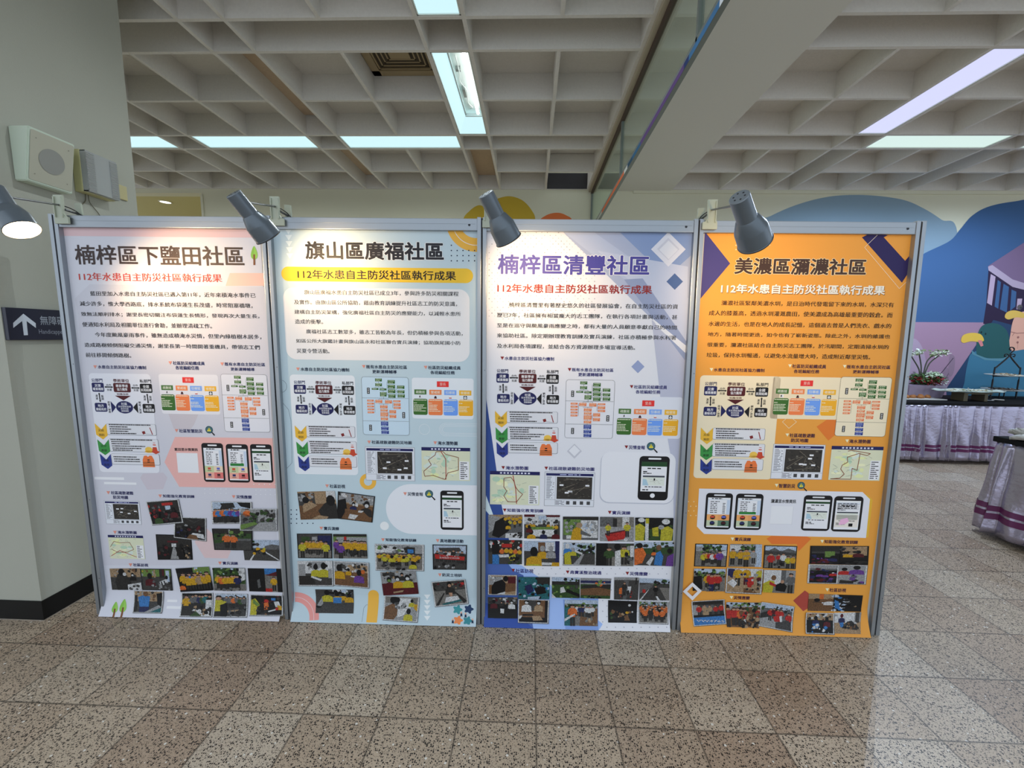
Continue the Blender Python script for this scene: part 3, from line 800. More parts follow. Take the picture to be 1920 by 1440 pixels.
def flow_chart(art, pa, pb, parent, back=None):
    A = Local(art, (757, 222), (1190, 750), pa, pb).art
    u = abs(A.pix(10, 0)[0] - A.pix(0, 0)[0]); L = 12
    if back: A.rrect(757, 222, 1190, 750, u * 2.4, back, L - 2)
    a0, b0 = A.pix(757, 222); a1, b1 = A.pix(1190, 750)
    tmp = Art(A.surf); pts = tmp.rr_ab(a0, b1, a1, b0, u * 2.4, INK, 0, 5)
    A.outline(pts, u * .35, INK, L, True, u * 1.15)
    for y in (412, 622): A.line([(760, y), (1188, y)], u * .35, INK, L, False, u * 1.15)
    G, O, B, T = pc(44, 84, 34), pc(200, 112, 74), pc(32, 50, 118), pc(150, 160, 130)
    LG = pc(190, 200, 170)
    def cell(q, c, lc):
        A.rect(*q, c, L + 1)
        x0, y0, x1, y1 = q; n = 1 if y1 - y0 < 22 else (2 if y1 - y0 < 38 else 3)
        for i in range(n):
            y = y0 + (y1 - y0) * (i + .5) / n
            bits(A, x0 + 8, x1 - 8 - (i == n - 1) * 10, y, 5, lc, L + 2, x0 + i)
    for q in ((883, 235, 945, 262), (883, 278, 945, 305), (850, 322, 912, 338), (922, 324, 985, 342), (925, 357, 985, 397), (998, 248, 1065, 280), (998, 290, 1065, 325), (1000, 332, 1067, 366), (1002, 376, 1068, 408), (1085, 296, 1152, 325), (1087, 338, 1152, 366), (1088, 375, 1154, 405)): cell(q, G, LG)
    for q in ((803, 428, 865, 445), (803, 455, 866, 472), (803, 482, 866, 498), (805, 508, 866, 525), (805, 535, 866, 552), (880, 428, 944, 457), (970, 430, 1033, 460), (1046, 430, 1113, 446), (1048, 456, 1113, 483), (1048, 490, 1114, 508), (923, 477, 992, 505), (925, 512, 992, 534), (924, 540, 994, 580), (926, 588, 993, 614), (1008, 520, 1070, 550), (1008, 562, 1070, 592)): cell(q, O, pc(232, 190, 160))
    for q in ((926, 626, 994, 665), (927, 674, 996, 704), (928, 710, 998, 740)): cell(q, B, pc(150, 160, 200))
    for x0, y0, x1, y1 in ((805, 320, 830, 375), (1127, 537, 1153, 592), (815, 658, 840, 713)):
        A.rect(x0, y0, x1, y1, INK, L + 1)
        for i in range(3): A.rect(x0 + 7, y0 + 7 + i * 16, x1 - 7, y0 + 16 + i * 16, pc(190, 190, 190), L + 2)
    for p in (((914, 262), (914, 278)), ((914, 305), (914, 314)), ((880, 314), (954, 314)), ((880, 314), (880, 322)), ((954, 314), (954, 324)), ((954, 342), (954, 357)), ((991, 262), (991, 392)), ((985, 377), (1000, 377)), ((1076, 310), (1076, 392)), ((1067, 350), (1087, 350)),
              ((957, 397), (957, 420)), ((912, 420), (1000, 420)), ((912, 420), (912, 428)), ((1000, 420), (1000, 430)), ((912, 466), (1000, 466)), ((957, 466), (957, 477)), ((957, 505), (957, 512)), ((957, 534), (957, 540)), ((957, 580), (957, 588)), ((957, 614), (957, 626)), ((960, 665), (960, 674)), ((961, 704), (961, 710)), ((873, 436), (873, 545)), ((1040, 436), (1040, 500)), ((1000, 535), (1000, 578))):
        A.line(p, u * .2, INK, L)
    return A.build('diagram', parent)
def caption(art, s, x0, y0, x1, y1, col, tri, parent, mark=True, off=.022):
    A = Art(art.surf, art.pix)
    A.text(s, x0, y0, x1, y1, col, 12, off)
    if mark:
        h = (y1 - y0) * .62 if len(s) < 8 else 6.2
        sz = 3.4
        ym = y0 + sz * .9
        A.poly([(x0 - 2 * sz - 1.2, ym - sz * .8), (x0 - 1.2, ym - sz * .8), (x0 - sz - 1.0, ym + sz)], tri, 12)
    return A.build('caption_text', parent, None, CUTS)
def phone(art, x0, y0, x1, y1, kind, parent):
    """printed picture of a telephone; unit square inside its outline"""
    A = Local(art, (0, 0), (100, 160), (x0, y0), (x1, y1)).art
    u = abs(A.pix(10, 0)[0] - A.pix(0, 0)[0]); L = 14
    A.rrect(0, 0, 100, 160, u * 1.3, INK, L)
    A.rrect(29, 6, 72, 12, u * .28, pc(205, 205, 208), L + 1)
    bot = 150 if kind != 'home' else 128
    A.rect(8, 20, 92, bot, pc(190, 196, 204), L + 1)
    if kind in ('menu', 'green', 'menu2', 'green2'):
        A.rect(8, 20, 92, 27, WHT, L + 2); bits(A, 22, 62, 24, 4, INK, L + 3, 1)
        A.rect(14, 30, 78, 92, WHT, L + 2); A.rect(80, 30, 92, 94, pc(172, 184, 200), L + 2)
        for i in range(7): bits(A, 18, 18 + (26 if i else 34), 37 + i * 8, 3, INK, L + 3, i); bits(A, 64, 74, 45 + i * 7, 3, INK, L + 3, i + 20)
        if kind.startswith('green'): A.rect(15, 80, 77, 91, pc(40, 110, 50), L + 4)
        if kind.endswith('2'): cs = (pc(214, 150, 90), pc(205, 140, 84), pc(170, 178, 150), pc(84, 110, 92))
        else: cs = (pc(176, 182, 140), pc(205, 186, 160), pc(214, 150, 134), pc(196, 104, 100))
        for i, (a, b) in enumerate(((8, 94), (50, 94), (8, 120), (50, 120))):
            A.rect(a, b, a + 42, b + 26, cs[i], L + 3)
            if kind.endswith('2'): A.ell(a + 21, b + 13, 10 * .9, INK, L + 4, 12) if False else A.rrect(a + 12, b + 3, a + 31, b + 22, u * .9, INK, L + 4)
            ic = (pc(180, 70, 50), pc(84, 92, 170), pc(40, 44, 90), pc(60, 24, 30))[i]
            A.rect(a + 14, b + 6, a + 28, b + 15, ic, L + 5); A.rect(a + 12, b + 18, a + 30, b + 20, INK, L + 5)
        A.rect(8, 146, 92, 151, WHT, L + 3)
    else:
        A.rect(8, 20, 92, 28, pc(206, 206, 206) if kind != 'home' else pc(30, 60, 34), L + 2)
        if kind != 'table': A.rect(8, 28, 92, 37, pc(24, 60, 30), L + 2)
        A.rect(8, 37, 92, bot, WHT, L + 2)
        bits(A, 28, 74, 44, 4, INK, L + 3, 5); bits(A, 14, 30, 56, 4, INK, L + 3, 6); bits(A, 14, 42, 62, 3, INK, L + 3, 7)
        A.rect(14, 70, 86, 76, pc(60, 64, 72), L + 3); A.rect(14, 76, 86, 106, pc(196, 200, 190), L + 3)
        if kind == 'table':
            for i in range(4): A.rect(12, 36 + i * 7, 88, 37 + i * 7, INK, L + 4); bits(A, 14, 80, 33 + i * 7, 3, INK, L + 4, i)
            A.rect(10, 84, 90, 140, pc(205, 198, 190), L + 3); A.poly([(30, 104), (52, 96), (58, 112), (46, 126), (24, 130)], pc(214, 160, 190), L + 4); A.rect(58, 122, 72, 136, INK, L + 4)
        else:
            A.poly([(14, 82), (26, 84), (34, 106), (14, 106)], pc(150, 176, 190), L + 4)
            for i in range(7): A.line([(30 + i * 7, 80 + (i * 11) % 20), (44 + i * 6, 84 + (i * 7) % 20)], u * .08, pc(150, 150, 140), L + 5)
            A.rect(50, 80, 55, 88, INK, L + 5)
        bits(A, 22, 78, 111, 3, INK, L + 3, 8); bits(A, 14, 34, 122, 4, INK, L + 3, 9); 
        if kind != 'home': bits(A, 14, 44, 128, 3, INK, L + 3, 10)
    if kind == 'home': a, b = A.pix(49, 143); A.ell_ab(a, b, u * .8, u * .8, WHT, L + 2, 18)
    return A.build('phone_picture', parent)
def magnifier(art, x, y, r, parent):
    A = Art(art.surf, art.pix)
    A.ell(x, y, r, pc(36, 74, 82), 13, 20); A.ell(x, y, r * .74, pc(70, 100, 104), 14, 20)
    A.poly([(x, y - r * .55), (x + r * .55, y + r * .4), (x - r * .55, y + r * .4)], pc(220, 196, 60), 15)
    A.poly([(x - .5, y - r * .3), (x + .6, y - r * .3), (x + .3, y + r * .25), (x - .3, y + r * .25)], INK, 16)
    A.poly([(x + r * .6, y + r * .75), (x + r * .78, y + r * .58), (x + r * 1.6, y + r * 1.4), (x + r * 1.35, y + r * 1.62)], INK, 13)
    return A.build('magnifier_icon', parent)
def evac_map(art, x0, y0, x1, y1, seed, parent):
    A = Local(art, (0, 0), (100, 68), (x0, y0), (x1, y1)).art; r = random.Random(seed)
    u = abs(A.pix(10, 0)[0] - A.pix(0, 0)[0]); L = 12
    A.rect(-1, -1, 101, 69, pc(150, 150, 156), L - 1); A.rect(0, 0, 100, 68, pc(196, 198, 204), L); A.rect(2, 2, 98, 7, NAVY, L + 1); bits(A, 30, 72, 4.5, 1.6, pc(160, 165, 200), L + 2, seed)
    A.rect(24, 9, 96, 54, pc(46, 42, 38), L + 1)
    for i in range(60):
        x, y = r.uniform(25, 91), r.uniform(10, 50); a = r.uniform(2, 5); g = r.choice((28, 58, 72, 40, 90))
        A.rect(x, y, x + a, y + a * r.uniform(.4, .9), pc(g, g * .96, g * .86), L + 2)
    for i in range(5):
        x, y = r.uniform(28, 84), r.uniform(12, 48); A.rect(x, y, x + 8, y + 3.2, WHT, L + 3)
    for i in range(6): A.line([(r.uniform(26, 94), r.uniform(11, 52)), (r.uniform(26, 94), r.uniform(11, 52))], u * .06, pc(120, 110, 96), L + 2)
    for i in range(16): bits(A, 3, r.uniform(12, 20), 10 + i * 2.8, 1.1, pc(90, 90, 96), L + 1, i + seed)
    for i in range(4): A.rect(44 + i * 14, 58, 51 + i * 14, 65, pc(60, 60, 62), L + 1); bits(A, 22, 40, 58 + i * 2.4, 1.1, pc(90, 90, 96), L + 1, i)
    A.rect(0, 55.5, 100, 56, pc(120, 120, 126), L + 2); A.rect(21, 8, 21.5, 67, pc(120, 120, 126), L + 2)
    return A.build('map', parent)
def flood_map(art, x0, y0, x1, y1, seed, parent, edge, road=None):
    A = Local(art, (0, 0), (100, 68), (x0, y0), (x1, y1)).art; r = random.Random(seed)
    u = abs(A.pix(10, 0)[0] - A.pix(0, 0)[0]); L = 12
    A.rect(0, 0, 100, 68, pc(190, 192, 166), L); A.rect(0, 0, 100, 7, NAVY, L + 1)
    for i in range(9): A.rect(20 + i * 7, 2, 24 + i * 7, 5, pc(190, 190, 205), L + 2)
    for i in range(22):
        x, y = r.uniform(12, 66), r.uniform(14, 60); c = r.choice((pc(198, 202, 150), pc(160, 184, 160), pc(186, 196, 186), pc(206, 206, 170)))
        A.ell_ab(*A.pix(x, y), u * r.uniform(.4, 1.1), u * r.uniform(.2, .6), c, L + 1 + i * .02, 8)
    for i in range(26):
        x, y = r.uniform(2, 74), r.uniform(10, 64); A.line([(x, y), (x + r.uniform(-9, 9), y + r.uniform(-4, 4))], u * .05, pc(110, 120, 110), L + 2)
    A.line(edge, u * .14, pc(120, 70, 44), L + 3)
    if road: A.line(road, u * .16, pc(150, 52, 44), L + 3)
    A.rect(78, 28, 98, 66, WHT, L + 3)
    for i in range(9): bits(A, 80, 80 + r.uniform(8, 16), 31 + i * 4, 1.6, INK, L + 4, i)
    return A.build('map', parent)

# ---------------------------------------------------------------- printed snapshots
PAL = dict(k=(20, 19, 20), K=(44, 42, 40), g=(96, 96, 96), G=(150, 150, 150), w=(205, 205, 205), y=(196, 150, 34), Y=(182, 172, 50), o=(204, 104, 48), r=(176, 44, 40), m=(84, 26, 32), b=(58, 118, 180), B=(36, 40, 80),
           t=(40, 100, 104), e=(52, 76, 40), E=(104, 132, 66), n=(112, 80, 54), N=(160, 134, 104), p=(104, 62, 138), s=(180, 138, 112), S=(176, 190, 208), c=(120, 116, 110), d=(66, 64, 62))
PALC = {k: pc(*v, 1.12) for k, v in PAL.items()}
def snapshot(art, quad, spec, parent, lay, border='w', seed=0):
    r = random.Random(seed * 7 + 3)
    q = [art.pix(*p) for p in quad]                   # top left, top right, bottom right, bottom left
    def uv(x, y):
        x = min(max(x, 0.0), 1.0); y = min(max(y, 0.0), 1.0)
        a = (q[0][0] + (q[1][0] - q[0][0]) * x, q[0][1] + (q[1][1] - q[0][1]) * x)
        b = (q[3][0] + (q[2][0] - q[3][0]) * x, q[3][1] + (q[2][1] - q[3][1]) * x)
        return (a[0] + (b[0] - a[0]) * y, a[1] + (b[1] - a[1]) * y)
    A = Art(art.surf, uv)
    b = {'w': PALC['w'], 'k': PALC['k'], 'n': None, 'W': PALC['w'], 'g': PALC['g']}[border]
    m = 0.03
    if b is not None:
        cx = sum(p[0] for p in q) / 4; cy = sum(p[1] for p in q) / 4
        def grow(p, d): L = math.hypot(p[0] - cx, p[1] - cy); return (cx + (p[0] - cx) * (1 + d / L), cy + (p[1] - cy) * (1 + d / L))
        if border in 'wW': A.face([(p[0] + .0015, p[1] - .002) for p in [grow(p, .0012) for p in q]], PALC['g'], lay - 1)
        A.face(q, b, lay)
    else: m = 0
    kk = [0.0]
    def L(): kk[0] += 1; return lay + 2 + kk[0] * .4
    def rect(x0, y0, x1, y1, c):
        f = lambda v: m + (1 - 2 * m) * min(max(v, 0), 1)
        A.poly([(f(x0), f(y0)), (f(x1), f(y0)), (f(x1), f(y1)), (f(x0), f(y1))], c, L())
    def pol(pts, c):
        f = lambda v: m + (1 - 2 * m) * min(max(v, 0), 1)
        A.poly([(f(x), f(y)) for x, y in pts], c, L())
    def ell(x, y, rx, ry, c, n=10): pol([(x + rx * math.cos(6.283 * k / n), y + ry * math.sin(6.283 * k / n)) for k in range(n)], c)
    def person(x, y, h, c, low='K', mask=True):
        hw = h * .30
        rect(x - hw * .30, y + h * .55, x - hw * .02, y + h * 1.02, PALC[low]); rect(x + hw * .04, y + h * .55, x + hw * .32, y + h * 1.02, PALC[low])
        pol([(x - hw * .30, y + h * .17), (x + hw * .30, y + h * .17), (x + hw * .55, y + h * .26), (x + hw * .62, y + h * .52), (x + hw * .36, y + h * .46), (x + hw * .36, y + h * .60), (x - hw * .36, y + h * .60), (x - hw * .36, y + h * .46), (x - hw * .62, y + h * .52), (x - hw * .55, y + h * .26)], PALC[c])
        ell(x, y + h * .09, hw * .27, h * .10, PALC['s' if mask else 'k']); pol([(x - hw * .29, y + h * .09), (x - hw * .2, y), (x + hw * .2, y), (x + hw * .29, y + h * .09), (x, y + h * .055)], PALC['k'])
    for tok in spec.split():
        k, _, a = tok.partition(':'); a = a.split(',')
        if k == 'B':
            h = float(a[2]); rect(0, 0, 1, h, PALC[a[0]]); rect(0, h, 1, 1, PALC[a[1]])
        elif k == 'Z':                                # irregular patches of a few colours: x0,y0,x1,y1,n,colours,size
            x0, y0, x1, y1, n, sz = [float(v) for v in (a[0], a[1], a[2], a[3], a[4], a[6] if len(a) > 6 else .07)]
            for i in range(int(n)):
                x, y, s = r.uniform(x0, x1), r.uniform(y0, y1), r.uniform(.4, 1.3) * sz
                pol([(x + s * r.uniform(.5, 1) * math.cos(t), y + 1.3 * s * r.uniform(.5, 1) * math.sin(t)) for t in (0, 1.1, 2.3, 3.3, 4.4, 5.4)], PALC[r.choice(a[5])])
        elif k == 'R': rect(*[float(v) for v in a[:4]], PALC[a[4]])
        elif k == 'O': ell(*[float(v) for v in a[:4]], PALC[a[4]])
        elif k == 'T':
            v = [float(z) for z in a[:-1]]; pol(list(zip(v[::2], v[1::2])), PALC[a[-1]])
        elif k == 'P': person(float(a[0]), float(a[1]), float(a[2]), a[3], a[4] if len(a) > 4 else 'K')
        elif k == 'C':                                # a row of people: x0,x1,y,h,colours
            x0, x1, y, h = [float(v) for v in a[:4]]; n = len(a[4])
            for i, c in enumerate(a[4]): person(x0 + (x1 - x0) * (i + .5) / n + r.uniform(-.01, .01), y + r.uniform(-.03, .03), h * r.uniform(.92, 1.06), c)
        elif k == 'H':                                # seated heads and shoulders: x,y,size,colour
            x, y, s = float(a[0]), float(a[1]), float(a[2])
            pol([(x - s * .9, y + s * 2.4), (x - s * .8, y + s * 1.1), (x - s * .3, y + s * .75), (x + s * .3, y + s * .75), (x + s * .8, y + s * 1.1), (x + s * .9, y + s * 2.4)], PALC[a[3]])
            ell(x, y, s * .42, s * .75, PALC[a[4] if len(a) > 4 else 'k'])
            if len(a) > 5: ell(x, y + s * .25, s * .30, s * .38, PALC[a[5]])
        elif k == 'X':                                # lettering: x0,y0,x1,y1,text,colour
            p, p2 = uv(float(a[0]), float(a[1])), uv(float(a[2]), float(a[3])); A.text_ab(a[4], p[0], p2[1], p2[0], p[1], PALC[a[5]], L() + 1, .01)
    return A.build('photo', parent, M_PHOTO, CUTS)
def shots(art, origin, scale, parent, rows):
    for i, (quad, border, spec) in enumerate(rows):
        pts = [(origin[0] + quad[j] / scale, origin[1] + quad[j + 1] / scale) for j in range(0, 8, 2)]
        snapshot(art, pts, spec, parent, 16 + 9 * (i % 6), border, len(spec) + i)
def poster(name, k, x0y, x1y, label):
    art = Art(sheet, sheet_pix)
    s0, s1 = sheet_pix(*x0y)[0], sheet_pix(*x1y)[0]
    root = thing('poster', PO + PE * ((s0 + s1) / 2) + PN * BACK, label, 'poster', 'printed posters on the display panels')
    return art, root, s0, s1, PH - 0.050
def bg_sheet(art, root, s0, s1, z1, col):
    """the paper itself: a thin curved sheet with real thickness"""
    zs = [0.0] + CUTS + [0.2, 0.6, 1.0, 1.4, z1]
    bm = bmesh.new(); lay = bm.faces.layers.float_color.new('Col')
    def row(off): return [(bm.verts.new(sheet(s0, z, off)), bm.verts.new(sheet(s1, z, off))) for z in zs]
    A, B = row(0), row(-0.0006)
    for (a, b), (c, d) in zip(A, A[1:]): bm.faces.new((a, b, d, c))
    for (a, b), (c, d) in zip(B, B[1:]): bm.faces.new((a, c, d, b))
    for i in range(len(zs) - 1):
        bm.faces.new((A[i][0], A[i + 1][0], B[i + 1][0], B[i][0])); bm.faces.new((A[i][1], B[i][1], B[i + 1][1], A[i + 1][1]))
    for f in bm.faces: f[lay] = col
    me = bpy.data.meshes.new('sheet'); bm.to_mesh(me); bm.free()
    return link('sheet', me, M_PRINT, root)
def body(art, origin, scale, lines, root, col):
    for s, x0, y0, x1, y1 in lines:
        A = Art(art.surf, art.pix)
        A.text(s, origin[0] + x0 / scale, origin[1] + y0 / scale, origin[0] + x1 / scale, origin[1] + y1 / scale, col, 12, .010)
        A.build('text_line', root)
def heading(art, name, s, x0, y0, x1, y1, col, root, off=.03, halo=None, hoff=.05, shadow=None, res=4):
    A = Art(art.surf, art.pix)
    if halo:
        a, b = A.pix(x0, y0), A.pix(x1, y1); e = (hoff - off) * (a[1] - b[1]) * .9
        A.text_ab(s, a[0] - e, b[1] - e, b[0] + e, a[1] + e, halo, 10, hoff, res)
    if shadow: A.text(s, x0 + 1.0, y0 + 1.2, x1 + 1.0, y1 + 1.2, shadow, 11, off, res)
    A.text(s, x0, y0, x1, y1, col, 13, off, res)
    return A.build(name, root)
SUB = '112年水患自主防災社區執行成果'
def conv(o, s, x, y): return (o[0] + x / s, o[1] + y / s)
# ================================================================ pink and white poster
art, P1, s0, s1, z1 = poster('pink', 0, (127, 545), (508.5, 780), 'white and pale pink poster with three printed telephones on a pink arrow')
SHEET = bg_sheet(art, P1, s0, s1, z1, pc(188, 188, 196))
A = Art(sheet, sheet_pix)
b = lambda y: sheet_pix(300, y)[1]
A.face([(s0, b(444)), (s1, b(444)), (s1, z1), (s0, z1)], pc(196, 168, 170), 2)
A.poly([(423, 536), (431, 512), (498, 512), (500, 536)], pc(214, 172, 160), 3)
lt = pc(196, 194, 200)
A.poly([(168, 533), (499, 538), (519, 1000), (520, 1060), (170, 1060), (147, 590), (140, 560)], pc(182, 181, 189), 2)
A.face([sheet_pix(328.2, 819.2), (s1, sheet_pix(515, 821.6)[1]), (s1, sheet_pix(520.7, 915.6)[1]), sheet_pix(336.4, 912.7), sheet_pix(308.4, 866.5)], pc(206, 158, 152), 4)
A.poly([(316, 776), (372, 777), (364, 796), (357, 806), (326, 804)], pc(176, 170, 176), 3)
A.poly([(268, 888), (306, 886), (314, 895), (306, 917), (276, 918), (263, 896)], pc(180, 172, 180), 3)
A.poly([(365, 1016), (387, 990), (433, 1033), (427, 1047), (384, 1046)], pc(196, 172, 172), 3)
for q in ((177, 894, 233, 900), (195, 903.5, 256, 909), (314, 1124, 332, 1129), (313, 1136, 342, 1142)): A.rect(*q, pc(206, 206, 212), 3)
A.rrect(166, 699.5, 300, 887, .018, pc(200, 200, 206), 6)
A.rrect(297, 701, 414, 777.5, .012, pc(200, 199, 204), 6)
for i in range(5):
    A.ell(476 + i * 10, 908, .9, WHT, 6, 8)
    for j in range(2):
        A.ell(384 + i * 10, 917 + j * 8, .8, WHT, 6, 8); A.ell(480 + i * 9, 919 + j * 8, .8, WHT, 6, 8)
A.rect(330.8, 848.9, 373.4, 886.8, WHT, 7)
A.build_into(SHEET, CUTS)
def tree(x, y, wd, h, lean, parent):                # printed leaf-shaped tree; x, y = tip
    A = Art(sheet, sheet_pix); pts = []
    for k in range(20):
        t = k / 20 * 2 * math.pi; yy = (1 - math.cos(t)) / 2
        pts.append((x - lean * yy + wd / 2 * math.sin(t) * (0.35 + .65 * yy) * 1.15, y + h * yy))
    A.poly(pts, pc(120, 168, 66), 8)
    A.poly([(p[0], p[1]) for p in pts[:11]], pc(134, 180, 78), 9)
    A.poly([(x - lean * .55 - 1.6, y + h * .62), (x - lean * .55 + 1.6, y + h * .62), (x - lean * 1.35 + 1.8, y + h * 1.42), (x - lean * 1.35 - 1.8, y + h * 1.42)], pc(110, 66, 34), 10)
    A.build('tree_drawing', parent, None, CUTS)
tree(476.5, 461.5, 15, 25, -.5, P1)
tree(218, 1128, 13, 21, 4, P1); tree(234, 1123, 15, 25, 5, P1)
heading(art, 'title_text', '楠梓區下鹽田社區', 138.3, 458.6, 459.2, 499.4, pc(58, 46, 44), P1, .022)
heading(art, 'subtitle_text', SUB, 147.2, 510.6, 416.7, 529.4, pc(176, 56, 46), P1, .012)
body(art, (100, 380), 3.6, [('藍田里加入水患自主防災社區已邁入第11年，近年來積淹水事件已', 248, 597, 1367, 643), ('減少許多，惟大學西路底，排水系統布袋蓮生長茂盛，時常阻塞橋墩，', 178, 665, 1332, 712),
     ('致無法順利排水；謝里長密切關注布袋蓮生長情形，發現再次大量生長，', 187, 737, 1378, 783), ('便通知水利局及相關單位進行會勘，並辦理清疏工作。', 195, 805, 1058, 850),
     ('今年度颱風豪雨事件，雖無造成積淹水災情，但里內綠植樹木居多，', 280, 875, 1390, 922), ('造成路樹傾倒阻礙交通災情，謝里長第一時間開著重機具，帶領志工們', 210, 945, 1395, 992), ('前往移開傾倒路樹。', 218, 1012, 513, 1047)], P1, INK)
TRI = pc(196, 128, 112)
for c in (('水患自主防災社區協力機制', 183.1, 684.6, 274.5, 692.7), ('社區防災組織成員', 324, 677.1, 384.3, 685), ('各班編組任務', 328.9, 685.6, 373.6, 693.7, 0), ('既有水患自主防災社區', 421.2, 679.2, 497.4, 687.1), ('更新運轉輔導', 432.3, 688.8, 477.8, 695.9, 0),
          ('社區智慧防災', 335.8, 804.1, 380.2, 812), ('社區疏散避難', 207.9, 920.4, 250.6, 927.9), ('防災地圖', 212.1, 928.8, 240.6, 936, 0), ('知能強化教育訓練', 305.2, 926.7, 365.2, 934), ('災情應變', 442.9, 928.1, 472.5, 935.4),
          ('淹水潛勢圖', 220.4, 994.8, 256.9, 1001.7), ('社區訪視', 249.6, 1055.8, 278.3, 1062.7), ('實兵演練', 417.3, 1052.5, 446.5, 1059.3)):
    caption(art, *c[:5], NAVY, TRI, P1, len(c) < 6)
caption(art, '藍田里水情資訊', 327.2, 839.4, 371.4, 846, INK, TRI, P1, False)
cooperation_chart(art, (171.8, 717.2), (291.4, 774.2), P1)
step_chart(art, (177.8, 793.5), (301.2, 872.5), P1)
task_chart(art, (302.3, 721.9), (412.2, 771.7), P1)
flow_chart(art, (413.7, 701.2), (507, 810.5), P1, pc(198, 198, 204))
magnifier(art, 392.4, 805.6, 7, P1)
phone(art, 377.4, 830.3, 423.4, 903.8, 'menu', P1); phone(art, 423.2, 832.3, 469.6, 904.8, 'green', P1); phone(art, 468.7, 832.5, 513.4, 904.9, 'form', P1)
evac_map(art, 195.4, 938.5, 265.2, 982.9, 1, P1)
flood_map(art, 202.3, 1002.7, 272.9, 1048.5, 2, P1, [(4, 34), (16, 18), (32, 22), (60, 20), (70, 40), (52, 48), (24, 50), (6, 40)], [(4, 60), (30, 44), (60, 56), (76, 62)])
